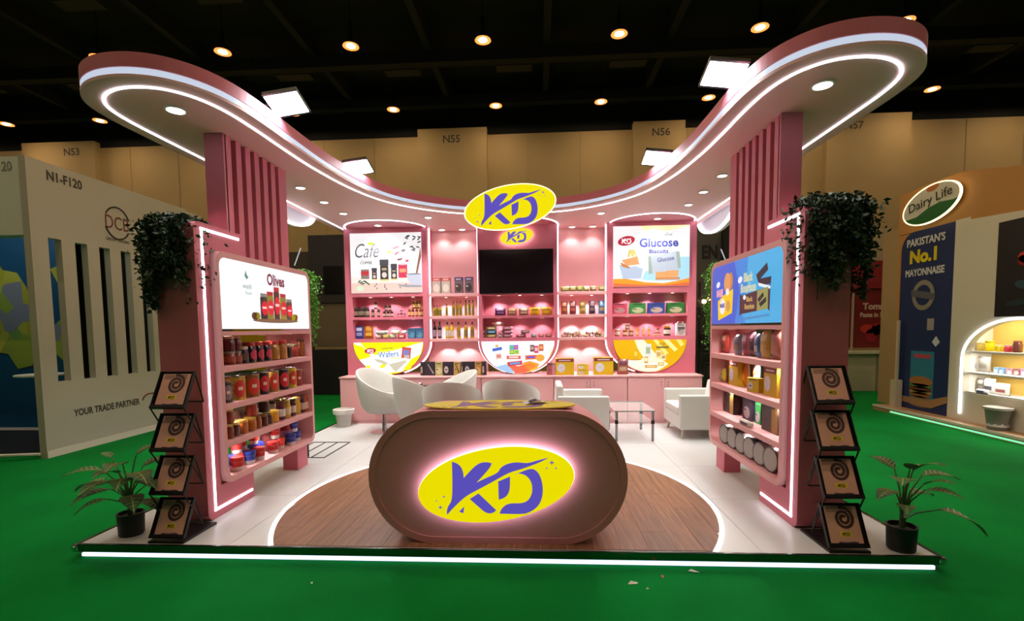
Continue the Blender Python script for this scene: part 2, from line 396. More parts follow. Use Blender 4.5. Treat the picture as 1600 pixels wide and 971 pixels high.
# oval signs hung on the canopy: the large one over the television, one on each flank
def oval_sign(name, label, loc, rz, hw, standoff, back=False):
    t = thing(name, label, 'sign', loc, face(rz))
    a, b = hw*1.008, hw*.4705
    MB().prism(ell(0, 0, a, b, TILT, 56), 0, .05).build('sign_case', P('f2efe6', .4), t)
    MB().prism(ell(0, 0, a*1.012, b*1.02, TILT, 56), .05, .054).build('edge_light', E('fff6c8', 1.5), t)
    MB().prism(ell(0, 0, a*.985, b*.97, TILT, 56), .05, .058).build('face_plate', YEL, t)
    logo(t, 0, 0, hw, VIO, .061, t=.003)
    return t
sg = oval_sign('canopy_sign', 'large yellow oval sign with violet letters on the canopy front', (-.035, 3.86, 3.265), 0, .655, .05)
for x in (-.25, .25): MB().tube([(x, .02, -.01), (x, .02, -.12)], .012).build('bracket', STEEL, sg)
for s, nm in ((-1, 'olives'), (1, 'biscuit')):
    t = thing('flank_sign', 'white-backed oval sign with glowing rim hung on the canopy side beyond the %s unit' % nm, 'sign', (s*3.09, (3.45, 4.45)[s > 0], 3.335), face(s*PI/2)); fa, fb = ((.72, .31), (.82, .36))[s > 0]
    MB().prism(ell(0, 0, fa, fb, 0, 56), .0, .06).build('sign_case', P('dfe0e8', .5), t)
    q = ell(0, 0, fa-.005, fb-.005, 0, 56)
    MB().strip(q, .018, -.05, .0, True).build('edge_light', E('f6f8ff', 3), t)
    MB().prism(ell(0, 0, fa-.02, fb-.015, 0, 56), .06, .066).build('face_plate', YEL, t); logo(t, 0, 0, fa*.86, VIO, .069, t=.003)
    for x in (-.4, .4): MB().box(x-.015, x+.015, -.02, .4, .01, .03).build('bracket', STEEL, t)
# ================================================================ BACK WALL OF THE STAND
PF, PB = 4.86, 5.32                                     # panel front, wall back
dw = thing('display_wall', 'tall pink display wall with three arched panels, niches and shelves', 'display wall', (0, 0, .77))
def W(m, name, mat=PINK, **k): return m.xf(Matrix.Translation((0, 0, -.77))).build(name, mat, dw, **k)
ZN1, ZS1, ZL1, ZS2, ZL2 = 2.092, 1.75, 1.708, 1.382, 1.325   # niche top, shelf, its underside, shelf, its underside
for x0, x1 in ((-1.49, -.645), (.675, 1.49)):           # bays between the panels
    W(MB().box(x0-.1, x1+.1, 5.28, PB+.06, .77, CZ), 'bay_wall', SP)
    for z in (2.135, 1.757, 1.375):
        W(MB().box(x0+.002, x1-.002, 4.875, 5.28, z-.052, z), 'bay_shelf', SP, bevel=.003)
panels = ((-2.90, -1.49, -2.787, -1.578), (-.645, .675, -.578, .618), (1.49, 2.92, 1.574, 2.782))
for i, (x0, x1, n0, n1) in enumerate(panels):
    W(MB().box(x0, x1, PF, PB, ZN1, CZ-.001), 'panel_head')
    for a, b in ((x0, n0), (n1, x1)): W(MB().box(a, b, PF, PB, ZL2, ZN1), 'panel_stile')
    W(MB().box(n0, n1, 5.14, PB, ZL2, ZN1), 'niche_back')
    W(MB().box(n0, n1, PF, 5.14, ZL1, ZS1), 'niche_shelf'); W(MB().box(n0, n1, PF, 5.14, ZL2, ZS2), 'niche_shelf')
    cx = (x0+x1)/2; rx = (x1-x0)/2; q = [(cx-rx*math.cos(PI*k/32), ZL2-.554*math.sin(PI*k/32)) for k in range(33)]
    if i == 0: q = [(x0, ZL2), (x0, .77)]+q[16:]
    if i == 2: q = q[:17]+[(x1, .77), (x1, ZL2)]
    W(MB().prism(q, PF, PB, 'y'), 'panel_foot')
    # light line on the panel's sides and round foot
    for s in (-1, 1):
        if (i == 0 and s < 0) or (i == 2 and s > 0): continue
        e = cx+s*(rx+.012); pts = [(e, 4.99, CZ-.01), (e, 4.99, ZL2)]+[(cx+s*(rx+.012)*math.cos(PI/2*k/14), 4.99, ZL2-.56*math.sin(PI/2*k/14)) for k in range(1, 12)]
        W(MB().tube(pts, .0105, 6), 'side_light_line', LEDM)
sl_ring = MB().lathe([(.036, 0), (.036, -.004), (.03, -.006), (.028, 0)], 14).mesh('ring', WHITE, True)
sl_lens = MB().lathe([(.029, -.001), (.02, -.005), (.004, -.0052)], 14).mesh('lens', E('fff3e6', 12), True)
def shelf_light(x, y, z, label, k=1.0, ang=112):
    t = thing('shelf_downlight', label, 'downlight', (x, y, z), group=label)
    ob('ring', sl_ring, t); ob('lens', sl_lens, t); spot(t, (0, 0, -.015), SHELF_SPOT*k, ang, .45, r=.015)
for i, nm in enumerate(('coffee', 'television', 'glucose biscuit')):
    n0, n1 = panels[i][2:]
    for z, lv in ((ZN1, 'upper'), (ZL1, 'lower')):
        for k in range(3): shelf_light(n0+(n1-n0)*(.22, .52, .83)[k], 5.0, z, 'tiny round downlight in the %s niche of the %s panel' % (lv, nm))
for x0, x1, nm in ((-1.49, -.645, 'olive oil bottle'), (.675, 1.49, 'tall snack pack')):
    for z, lv in ((2.135, 'top'), (1.757, 'middle'), (1.375, 'lowest')):
        for k in (.3, .72): shelf_light(x0+(x1-x0)*k, 5.12, z-.052, 'tiny round downlight under the %s shelf of the %s bay' % (lv, nm), 1.2)
# cabinets below
wt = tag(MB().box(-2.915, 2.935, 4.49, 5.4, .74, .768).build('worktop', SP, bevel=.004), 'long pink worktop running over the row of base cabinets', 'worktop')
for i in range(5):
    x0 = -2.905+i*1.166; x1 = x0+1.166
    t = thing('base_cabinet', 'pink two-door base cabinet in the row, below the '+('wafers light box', 'black and gold snack boxes', 'sweets light box', 'yellow biscuit boxes', 'amber jar light box')[i], 'cabinet', ((x0+x1)/2, 4.504, 0), group='base cabinets along the display wall')
    MB().box(-.581, .581, .018, .85, 0, .739).build('carcass', SP, t)
    for s in (-1, 1):
        d = MB().box(min(0, s*.58)+.003, max(0, s*.58)-.003, -.001, .018, .05, .733).build('door', SP, t, bevel=.002)
        for z in (.66, .61): MB().lathe([(.011, 0), (.012, .006), (.004, .012)], 10, M=Matrix.Rotation(PI/2, 4, 'X')).build('lock_knob', STEEL, d, loc=(s*.055, -.001, z))
    MB().box(-.581, .581, .012, .03, 0, .046).build('kick_board', SP, t)
# television and its small sign
tv = thing('television', 'large black flat television on the middle wall panel', 'television', (-.005, PF-.002, 2.47), face(0))
MB().box(-.612, .612, -.362, .362, 0, .035).build('case', BLACK, tv, bevel=.005)
MB().box(-.604, .604, -.35, .354, .035, .037).build('screen', P('1b1215', .18), tv); MB().box(-.012, .012, -.361, -.353, .035, .0375).build('status_mark', STEEL, tv)
ss = thing('panel_sign', 'small yellow oval sign with violet letters above the television', 'sign', (.012, PF-.05, 3.035), face(0))
MB().prism(ell(0, 0, .272, .127, TILT, 40), .0, .02).build('face_plate', YEL, ss); logo(ss, 0, 0, .262, VIO, .023, t=.003, stars=False)
MB().strip(ell(0, 0, .262, .117, TILT, 40), .012, -.018, -.004, True).build('halo_light', E('ffffff', 9), ss)
for x in (-.12, .12): MB().box(x-.008, x+.008, -.008, .008, -.048, 0).build('stand_off', STEEL, ss)

# ================================================================ LIGHT BOX POSTERS (printed, lit from behind)
def lbox(name, label, x0, x1, z0, z1, y=PF, hx='f3f1f2', s=1.0, half=False, depth=.014):
    cx, cz = (x0+x1)/2, (z0+z1)/2 if not half else z1
    t = thing(name, label, 'poster', (cx, y, cz), face(0)); a = (x1-x0)/2; b = (z1-z0)/2
    poly = R(-a, a, -b, b) if not half else [(a*math.cos(PI+PI*k/40), (z1-z0)*math.sin(PI+PI*k/40)) for k in range(41)]
    MB().prism(poly, 0, depth).build('light_panel', E(hx, s), t)
    t['w'] = a; return t
def clipU(poly, a, h, n=3):                              # clip an outline to the half oval of a lower poster
    out = []
    for i in range(len(poly)):
        p, q = poly[i], poly[(i+1) % len(poly)]
        for k in range(n):
            x, y = p[0]+(q[0]-p[0])*k/n, p[1]+(q[1]-p[1])*k/n
            x = max(-a, min(a, x)); lim = -h*math.sqrt(max(0, 1-(x/a)**2)); out.append((x, min(0, max(lim, y))))
    return out
D = .016
def packet(t, x, y, w_, h, hx, hx2, rot=0, z=D, s=.8, name='printed_packet'):
    c, q = math.cos(rot), math.sin(rot)
    f = lambda L: [(x+a*c-b*q, y+a*q+b*c) for a, b in L]
    flat(t, name, f([(-w_/2,-h/2),(-w_*.42,-h*.47),(w_*.42,-h*.47),(w_/2,-h/2),(w_/2*.97,0),(w_/2,h/2),(w_*.42,h*.47),(-w_*.42,h*.47),(-w_/2,h/2),(-w_/2*.97,0)]), E(hx, s), z)
    flat(t, 'packet_print', f(R(-w_*.34, w_*.34, -h*.2, h*.25)), E(hx2, s), z+.001)
# coffee poster
cf = lbox('coffee_poster', 'white lit coffee poster with jars, cup and leaves', -2.79, -1.583, 2.155, 3.148, s=.92)
flat(cf, 'table_tone', R(-.6, .6, -.495, -.33), E('f0c8bd', .85), D)
flat(cf, 'table_tone', R(-.6, .6, -.33, -.22), E('f3e0da', .9), D)
text(cf, 'Café', -.31, .21, .42, E('6a6670', .6), h=.235, z=D+.001, shear=.35)
flat(cf, 'leaf_badge', ell(-.245, .325, .055, .026, .2, 20), E('9ac234', .8), D+.002); flat(cf, 'seal', ell(.02, .335, .035, .035, 0, 16), E('dcdcdc', .8), D); flat(cf, 'seal', ell(.02, .335, .012, .014, 0, 10), E('6f7a76', .7), D+.001)
text(cf, '100% INSTANT', -.335, .055, .19, E('6b6668', .6), h=.022, z=D+.001); text(cf, 'COFFEE', -.335, .008, .2, E('4a4648', .55), h=.05, z=D+.001, bold=.02)
for x, y, w_, h in ((-.2, -.18, .085, .2), (-.03, -.12, .14, .36), (.135, -.15, .1, .27)):
    flat(cf, 'printed_jar', rrect(x-w_/2, x+w_/2, y-h*.5, y+h*.22, .012), E('4a3c36', .6), D+.002)
    flat(cf, 'jar_lid', rrect(x-w_*.54, x+w_*.54, y+h*.22, y+h*.5, .008), E('4b4750', .6), D+.003)
    flat(cf, 'jar_label', ell(x, y-h*.22, w_*.3, h*.13, 0, 16), E('d9cfc6', .8), D+.003); flat(cf, 'jar_label', R(x-w_*.28, x+w_*.28, y+h*.0, y+h*.1), E('b9a98c', .7), D+.003)
    flat(cf, 'jar_base', R(x-w_*.5, x+w_*.5, y-h*.5, y-h*.42), E('e6d58a', .8), D+.003)
flat(cf, 'printed_box', R(-.43, -.29, -.26, -.1), E('8f7f74', .7), D+.001); flat(cf, 'printed_box', R(-.43, -.29, -.2, -.13), E('c23a40', .75), D+.002)
flat(cf, 'printed_tin', rrect(.21, .36, -.25, -.02, .02), E('d8415a', .8), D+.001); flat(cf, 'printed_tin', R(.23, .34, -.16, -.1), E('f0a27c', .8), D+.002); flat(cf, 'printed_tin', ell(.285, -.025, .075, .015, 0, 16), E('f3c2cb', .9), D+.002)
flat(cf, 'printed_cup', [(.34,-.19),(.6,-.19),(.6,-.37),(.44,-.37),(.37,-.3)], E('c6cada', .85), D+.002); flat(cf, 'cup_rim', ell(.47, -.19, .13, .012, 0, 20), E('8c8c98', .8), D+.003); flat(cf, 'saucer', [(.2,-.36),(.6,-.38),(.6,-.41),(.35,-.41),(.22,-.39)], E('a3a2ac', .8), D+.0015)
flat(cf, 'coffee_stream', [(.59,.25),(.6,.1),(.53,-.19),(.5,-.19)], E('9b6a55', .7), D+.001)
random.seed(5)
for k in range(13):
    x, y = random.uniform(.32, .58), random.uniform(.2, .45); flat(cf, 'printed_leaf', ell(x, y, .035, .011, random.uniform(-.6, .9), 10), E('3b4648', .5), D+.001)
for k in range(9):
    x, y = random.uniform(-.2, .35), random.uniform(-.45, -.35); flat(cf, 'coffee_bean', ell(x, y, .015, .009, random.uniform(0, 3), 8), E('4a3630', .5), D+.001)
for x, y, a, b, c in ((.25,.12,.09,.05,'efe6df'),(.2,.15,.05,.03,'c9727c'),(.32,.1,.05,.035,'f4efe9'),(.36,.03,.03,.02,'d6506a'),(.17,.25,.07,.018,'c98a92'),(.06,.18,.04,.02,'f0d83c'),(.3,.2,.04,.02,'8a8386'),(.24,.06,.05,.02,'8b4d55')):
    flat(cf, 'candy', ell(x, y, a, b, .3, 12), E(c, .8), D+.001+.0003*x)
for k in range(6): flat(cf, 'printed_leaf', ell(-.46+.03*k, -.3-.02*(k % 3), .035, .013, .8-.3*k, 10), E('4f6f4d', .6), D+.002)
flat(cf, 'herb_seal', ell(-.45, -.42, .06, .045, 0, 16), E('d4e6c8', .85), D+.002)
# glucose poster
gl = lbox('glucose_poster', 'white lit glucose biscuits poster with a blue and orange foot', 1.583, 2.803, 2.195, 3.165, s=.95)
BL = E('4650a8', .7)
flat(gl, 'sky_patch', [(.3,-.02),(.61,-.02),(.61,-.4),(.05,-.4),(-.15,-.38),(-.1,-.25),(.1,-.18)], E('a9d6f2', .9), D)
flat(gl, 'sun_patch', [(-.1,.4),(.25,.4),(.61,.47),(.61,.485),(-.2,.485)], E('f6f0b8', .95), D)
flat(gl, 'orange_wave', [(-.61,-.36),(-.4,-.36),(-.1,-.42),(.2,-.44),(.45,-.4),(.61,-.36),(.61,-.485),(-.61,-.485)], E('f2962c', .9), D+.001)
flat(gl, 'orange_wave', [(-.61,-.43),(-.2,-.46),(.2,-.47),(.61,-.43),(.61,-.485),(-.61,-.485)], E('e06a40', .9), D+.002)
text(gl, 'Glucose', .12, .215, .62, BL, h=.145, z=D+.002, bold=.03); text(gl, 'Biscuits', .12, .075, .31, BL, h=.07, z=D+.002, bold=.03)
text(gl, '\uFEAF\uFEEE\uFEDB\uFEEE\uFEE0\uFEA0\uFEDF\uFE8D \uFE96\uFEF3\uFEEE\uFEDC\uFEB4\uFE91', .13, .345, .4, E('55565a', .5), h=.065, z=D+.005, bold=.02)
flat(gl, 'red_badge', ell(-.4, .25, .14, .075, .2, 28), E('c2283e', .8), D+.002); logo(gl, -.4, .25, .13, E('ffffff', 1), D+.004, t=.001, stars=False)
for x, t_ in ((-.36, .2), (-.31, .0), (-.26, -.35), (-.29, -.1), (-.34, .3)): flat(gl, 'wheat_ear', ell(x, .05, .014, .07, -t_, 10), E('d8cc7a', .8), D+.001)
flat(gl, 'printed_biscuit', [(-.48,-.06),(-.22,.0),(-.19,-.13),(-.4,-.15)], E('e2a06a', .85), D+.003); flat(gl, 'printed_biscuit', [(-.5,-.09),(-.36,-.16),(-.34,-.2),(-.47,-.16)], E('c9824e', .8), D+.004)
flat(gl, 'milk_splash', [(-.52,-.12),(-.42,-.17),(-.25,-.16),(-.13,-.2),(-.16,-.36),(-.46,-.36)], E('bccbe2', .7), D+.0015)
gp = [(-.05,.0),(.0,.0),(.4,.07),(.45,.06),(.46,-.2),(.42,-.21),(.0,-.28),(-.04,-.29)]
flat(gl, 'printed_packet', gp, E('c6d0de', .7), D+.003)
for e_ in ([(-.05,.0),(-.01,.0),(.02,-.28),(-.04,-.29)], [(.39,.07),(.45,.06),(.47,-.2),(.43,-.21)]): flat(gl, 'packet_crimp', e_, E('a9bbae', .7), D+.004)
text(gl, 'Glucose', .23, -.05, .27, E('6c72a8', .7), h=.07, z=D+.005, rot=.14, bold=.02)
for x, y in ((.17,-.31),(.34,-.29)):
    flat(gl, 'printed_biscuit', [(x-.1,y-.06),(x+.09,y-.045),(x+.1,y+.06),(x-.1,y+.05)], E('e6a76c', .85), D+.004)
flat(gl, 'biscuit_foot', R(.07, .46, -.385, -.345), E('d9925a', .8), D+.0045)
# wafer half oval
wf = lbox('wafer_poster', 'yellow and white half-oval wafers light box under the coffee panel', -2.787, -1.588, .782, ZL2-.004, hx='f2ee0a', s=.95, half=True); WA, WH = .5995, .539
for pl in ([(-.6,0),(-.48,0),(-.4,-.1),(-.25,-.2),(-.1,-.25),(.1,-.38),(.25,-.35),(.45,-.22),(.6,-.2),(.6,-.54),(-.5,-.54),(-.3,-.42),(-.28,-.3),(-.35,-.15),(-.45,-.06),(-.55,-.04)],):
    flat(wf, 'milk_patch', clipU(pl, WA*.998, WH*.998), E('ffffff', 1.0), D)
for a in ((-.1,-.4,.06,.03),(.33,-.43,.07,.04),(-.36,-.42,.05,.03)): flat(wf, 'yellow_splash', ell(*a, .4, 14), E('f0e60a', .95), D+.001)
flat(wf, 'red_badge', ell(-.31, -.14, .1, .05, .1, 20), E('c02a48', .8), D+.002); logo(wf, -.31, -.14, .09, E('ffffff', 1), D+.004, t=.001, stars=False)
text(wf, 'Wafers', 0, -.2, .37, E('ffffff', 1), h=.12, z=D+.003, bold=.06, rot=.08); text(wf, 'Wafers', 0, -.2, .36, E('6f93dc', .8), h=.105, z=D+.005, bold=.02, rot=.08)
flat(wf, 'caption_bar', [(-.12,-.115),(.08,-.1),(.08,-.085),(-.12,-.1)], E('a8a83a', .8), D+.003); flat(wf, 'caption_bar', R(.03, .2, -.285, -.25), E('f6f2b0', .9), D+.003)
packet(wf, .31, -.18, .16, .2, 'd9553c', '8a86c8', -.12, D+.003); flat(wf, 'packet_print', R(.27,.36,-.27,-.22), E('c8c0b8', .8), D+.005)
for a in ([(-.26,-.27),(-.1,-.3),(.02,-.36),(-.06,-.38),(-.2,-.33)], [(.0,-.37),(.3,-.3),(.32,-.33),(.12,-.5),(.08,-.47)]): flat(wf, 'printed_wafer', a, E('cfcdb8', .8), D+.003)
# candy half oval
cn_ = lbox('candy_poster', 'white half-oval sweets light box with a red and orange swirl under the television', -.6, .618, .775, ZL2-.006, hx='fbfbff', s=.95, half=True); CA, CH = .609, .544
for pl, c in (([(-.2,-.36),(.0,-.42),(.2,-.36),(.3,-.4),(.15,-.54),(-.05,-.54)], 'ee6a4a'), ([(.08,-.36),(.2,-.33),(.36,-.38),(.3,-.48),(.1,-.47)], 'f4a03c'), ([(.55,-.3),(.4,-.42),(.1,-.54),(.3,-.54),(.6,-.54)], 'f6cf2a'), ([(-.35,-.42),(-.2,-.38),(-.05,-.5),(-.1,-.54),(-.4,-.54)], '9fc8f0')):
    flat(cn_, 'colour_swirl', clipU(pl, CA*.997, CH*.997), E(c, .9), D+.001)
flat(cn_, 'sweet_banner', [(-.43,-.12),(-.27,-.09),(-.26,-.14),(-.42,-.17)], E('4a6fd0', .8), D+.002); flat(cn_, 'crest', ell(-.35, -.075, .03, .02, 0, 12), E('d9b84a', .8), D+.002)
for x, y, w_, h, a, b, r in ((-.1,-.1,.08,.08,'4ab0dc','7bd06a',0),(-.03,-.1,.08,.08,'9a5cc8','e07ab0',.05),(-.1,-.18,.08,.08,'7bc04a','d8e05a',0),(-.02,-.18,.08,.08,'c8d84a','8ac860',0),(.24,-.12,.07,.12,'6a4a48','c8a89a',0),(.31,-.14,.07,.13,'d84a6a','f0c0c8',0),(.39,-.11,.08,.12,'c85a3c','f0a860',0),(-.32,-.25,.1,.1,'f0c8c0','d88a80',.1),(-.07,-.27,.24,.06,'e8584a','f6e0d8',.0),(-.05,-.37,.25,.075,'d8403c','6aa8e8',.1),(.22,-.27,.2,.08,'e87a3c','8a5cc8',.05)):
    packet(cn_, x, y, w_, h, a, b, r, D+.003)
flat(cn_, 'printed_biscuit', ell(.37, -.28, .075, .06, 0, 20), E('f0a848', .9), D+.004)
# yellow half oval with jars
ya = lbox('honey_poster', 'amber half-oval light box with white jars under the glucose biscuit panel', 1.592, 2.772, .79, ZL2-.004, hx='e8b408', s=.85, half=True); YA, YH = .59, .531
for pl, c in (([(-.25,0),(-.1,0),(.15,-.3),(.3,-.4),(.1,-.54),(-.4,-.54),(-.3,-.36),(-.1,-.3),(-.2,-.14)], 'fbf3d0'), ([(.05,0),(.12,0),(.3,-.22),(.25,-.26)], 'f6e07a'), ([(.2,0),(.3,0),(.45,-.16),(.4,-.2)], 'f6e694'), ([(.42,0),(.5,0),(.55,-.08),(.5,-.12)], 'f2de78'), ([(-.45,-.33),(-.2,-.33),(.2,-.4),(.1,-.54),(-.3,-.54)], 'dfe8ea')):
    flat(ya, 'light_beam', clipU(pl, YA*.997, YH*.997), E(c, .9), D+.001+.0002*len(c))
for x, y, w_, h, a, b in ((-.03,-.18,.1,.24,'e4e6df','a8b89a'),(-.06,-.33,.06,.12,'d8a850','f4eccc'),(.14,-.24,.09,.14,'eadca0','caa860'),(.22,-.29,.07,.1,'f0e4c0','b89a50'),(-.23,-.23,.06,.16,'e0b020','f4d860'),(.02,-.44,.2,.05,'d8a040','f0d090'),(.18,-.4,.1,.06,'d0b060','f4e8b8')):
    packet(ya, x, y, w_, h, a, b, 0, D+.003)
flat(ya, 'printed_plate', ell(-.24, -.325, .11, .012, 0, 16), E('d8a030', .8), D+.004)
text(ya, 'KD', .2, -.07, .09, E('6f6230', .6), h=.04, z=D+.003); flat(ya, 'caption_bar', R(.1, .3, -.14, -.11), E('8a7a3a', .6), D+.003)
# ================================================================ SIDE SHELF UNITS (built in plan with X outward; s = side)
ZT = (1.24, .92, .605, .30)                             # shelf tops
sd_ring, sd_lens = sl_ring, sl_lens
def side_unit(s, nm, label):
    X = lambda a, b: (min(s*a, s*b), max(s*a, s*b))
    t = thing('shelf_unit', label, 'shelf unit', (s*2.45, 1.2, 0))
    O = Matrix.Translation((-s*2.45, -1.2, 0))
    def B(m, name, mat=PINK, **k): return m.xf(O).build(name, mat, t, **k)
    # pier: front post, back panel behind the shelves, inner panel above and below them
    x0, x1 = X(2.29, 2.62)
    B(MB().prism(rrect(.4, .575, 0, 2.4, (.07, 0, 0, .07)), x0, x1, 'x'), 'pier_post')
    B(MB().box(x0, x1, .575, 1.03, 0, .255), 'pier_foot'); B(MB().box(x0, x1, .575, 1.03, 2.195, 2.4), 'pier_head')
    a, b = X(2.565, 2.62); B(MB().box(a, b, .575, 1.03, .255, 2.195), 'pier_back')
    # shelf frame
    a, b = X(2.25, 2.56); yo0, yo1 = .575, 2.205
    fr = MB(); po = rrect(yo0, yo1, .25, 2.2, .11, 8); pi = rrect(yo0+.05, yo1-.04, .30, 2.15, .075, 8); n = len(po)
    V = [(a, *p) for p in po]+[(b, *p) for p in po]+[(a, *p) for p in pi]+[(b, *p) for p in pi]
    F = []
    for i in range(n):
        j = (i+1) % n; F += [(i, j, n+j, n+i), (2*n+j, 2*n+i, 3*n+i, 3*n+j), (i, 2*n+i, 2*n+j, j), (n+j, 3*n+j, 3*n+i, n+i)]
    fr.add(V, F)
    B(fr, 'shelf_frame', SP)
    for z in ZT[:3]: B(MB().box(a+.001, b-.001, yo0+.048, yo1-.038, z-.05, z), 'shelf', SP, bevel=.003)
    B(MB().box(a+.001, b-.001, yo0+.048, yo1-.038, 1.5, 1.535), 'light_box_floor', SP)
    c, d = X(2.54, 2.56); B(MB().box(c, d, 1.78, yo1-.04, .30, 1.5), 'back_panel', SP)     # only the far end is closed
    # foot at the far end
    c, d = X(2.295, 2.46); B(MB().box(c, d, 1.86, 2.09, 0, .252), 'rear_foot')
    # light lines on the pier
    c, d = X(2.284, 2.292); lp = [(.97, 2.345), (.485, 2.345), (.485, .072), (1.0, .072)]
    ls = MB()
    ls.box(c, d, .474, .97, 2.337, 2.357); ls.box(c, d, .476, .496, .064, 2.357); ls.box(c, d, .476, 1.0, .064, .084)
    B(ls, 'pier_light_line', LEDM)
    # lamps in the compartments
    for z in (1.5, ZT[0]-.05, ZT[1]-.05, ZT[2]-.05):
        for y in (.85, 1.38, 1.9):
            g = thing('shelf_downlight', 'tiny round downlight set under a shelf of the %s unit' % nm, 'downlight', (s*2.36, y, z), group='downlights in the %s unit' % nm)
            ob('ring', sl_ring, g); ob('lens', sl_lens, g); spot(g, (0, 0, -.012), SHELF_SPOT*.42, 150, .7, r=.02)
    # slatted column standing on unit and pier
    col = thing('slatted_column', 'pink column with vertical slats rising from the %s unit to the canopy' % nm, 'column', (s*2.42, 1.4, 2.2))
    O2 = Matrix.Translation((-s*2.42, -1.4, -2.2))
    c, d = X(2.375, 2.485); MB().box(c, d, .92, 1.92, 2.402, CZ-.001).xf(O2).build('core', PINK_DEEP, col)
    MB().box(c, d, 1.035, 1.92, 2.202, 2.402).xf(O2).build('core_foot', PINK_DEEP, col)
    ysl = [(.9, .99)]+[(1.06+.143*k, 1.06+.143*k+.078) for k in range(6)]
    ysl[-1] = (ysl[-1][0], 1.925)
    for k, (ya, yb) in enumerate(ysl):
        c, d = X(2.33, 2.378)
        MB().box(c, d, ya, yb, 2.402 if k == 0 else 2.202, CZ-.001).xf(O2).build('slat', PINK, col, bevel=.003)
    c, d = X(2.33, 2.487); MB().box(c, d, .88, .921, 2.402, CZ-.001).xf(O2).build('front_board', PINK, col, bevel=.003)
    MB().box(min(s*2.484, s*2.5), max(s*2.484, s*2.5), .88, 1.925, 2.402, CZ-.001).xf(O2).build('back_board', PINK, col)
    return t
side_unit(-1, 'olives', 'pink shelf unit with jars and an olives light box, glowing line on its pier')
side_unit(1, 'biscuit', 'pink shelf unit with biscuit packs and a blue light box, glowing line on its pier')
# light boxes on the units
def ulbox(name, label, s, hx, st):
    t = thing(name, label, 'poster', (s*2.252, 1.39, 1.87), face(-s*PI/2)); a, b = .775, .315
    MB().prism(rrect(-a, a, -b, b, (.015, .015, .1, .1), 6), -.03, .0).build('light_panel', E(hx, st), t); return t
ol = ulbox('olives_light_box', 'white lit olives poster with red-labelled jars on a tray', -1, 'f1f7fb', .95)
text(ol, 'Olives', .1, .165, .32, E('8a1f3c', .6), h=.115, z=.002, bold=.03)
for x, h, c in ((-.13, .255, '3b3230'), (-.02, .28, '9a8a2a'), (.1, .335, '5b3a2c'), (.22, .275, '9a8a2a'), (.34, .225, '6a4a34')):
    w_ = .118 if h < .3 else .105
    flat(ol, 'printed_jar', rrect(x-w_/2, x+w_/2, -.22, -.22+h*.82, .015), E(c, .7), .002)
    flat(ol, 'jar_lid', rrect(x-w_*.46, x+w_*.46, -.22+h*.82, -.22+h*.95, .006), E('c22a34' if h > .26 else '8a8a88', .75), .003)
    flat(ol, 'jar_label', ell(x+.01, -.22+h*.4, w_*.46, h*.27, 0, 18), E('dc2637', .85), .004); flat(ol, 'jar_label', R(x-.03, x+.04, -.22+h*.38, -.22+h*.46), E('f4c8c8', .9), .005)
flat(ol, 'serving_tray', ell(.1, -.235, .42, .022, 0, 30), E('8a6a4c', .7), .0015)
for x, c in ((-.3,'6a4a2a'),(-.24,'a0a030'),(-.27,'7c2a30'),(.42,'c8a020'),(.47,'7a3a34'),(.44,'8a9a2a')): flat(ol, 'olive_fruit', ell(x, -.195, .04, .035, 0, 12), E(c, .7), .004)
flat(ol, 'leaf_mark', [(-.42,.16),(-.4,.21),(-.385,.17),(-.36,.15),(-.39,.13)], E('5f9a8c', .7), .002); text(ol, 'wadi', -.39, .07, .13, E('9aa8a8', .7), h=.045, z=.002); text(ol, 'food', -.37, .01, .09, E('a8b4b4', .7), h=.03, z=.002)
bb = ulbox('biscuit_light_box', 'blue lit biscuit poster with a yellow packet and a dark packet', 1, '3fb3ec', .8)
flat(bb, 'deep_blue', [(-.775,-.315),(-.775,.2),(-.74,.28),(-.67,.31),(-.2,.31),(-.05,.0),(-.15,-.315)], E('2a5fd6', .8), .001)
flat(bb, 'mid_blue', [(-.2,.31),(.12,.31),(.1,.0),(-.02,-.2),(.1,-.315),(-.15,-.315),(-.05,.0)], E('2f8be4', .8), .001)
for x, y, w_ in ((-.6, .09, .1), (-.04, .09, .1)): flat(bb, 'white_badge', ell(x, y, w_/2, .03, .2, 16), E('e8ecf6', .9), .002)
text(bb, 'MARIE', -.55, .0, .18, E('e8a8b8', .85), h=.08, z=.002, bold=.06)
flat(bb, 'printed_biscuit', ell(-.35, .09, .085, .1, 0, 20), E('dc9a5a', .85), .003); flat(bb, 'printed_biscuit', ell(-.27, .1, .06, .085, 0, 20), E('c9854a', .8), .002); flat(bb, 'cream_drop', ell(-.34, .0, .04, .035, 0, 12), E('f0f0f0', .9), .004)
flat(bb, 'printed_packet', [(-.58,-.28),(-.42,-.25),(-.22,-.21),(-.2,.02),(-.38,-.01),(-.6,-.08)], E('f0c80c', .9), .003); flat(bb, 'packet_print', ell(-.47, -.14, .075, .08, 0, 20), E('e6e6f0', .9), .004)
text(bb, 'MARIE', -.47, -.13, .13, E('4a4a9a', .7), h=.045, z=.005, bold=.04); flat(bb, 'packet_print', ell(-.32, -.14, .06, .055, 0, 16), E('d09a4a', .85), .004)
text(bb, 'Black', .14, .1, .2, E('c8d0b0', .85), h=.085, z=.002, bold=.05); text(bb, 'Bourbon', .14, .005, .32, E('c8d0b0', .85), h=.085, z=.002, bold=.05)
for p_ in ([(.3,.1),(.5,.18),(.52,.12),(.34,.04)], [(.33,.06),(.58,.06),(.57,.0),(.36,.0)]): flat(bb, 'printed_biscuit', p_, E('2c2a38', .6), .003)
flat(bb, 'cream_drop', [(.34,.03),(.58,-.02),(.56,-.04),(.36,.0)], E('e8ecf0', .9), .0035)
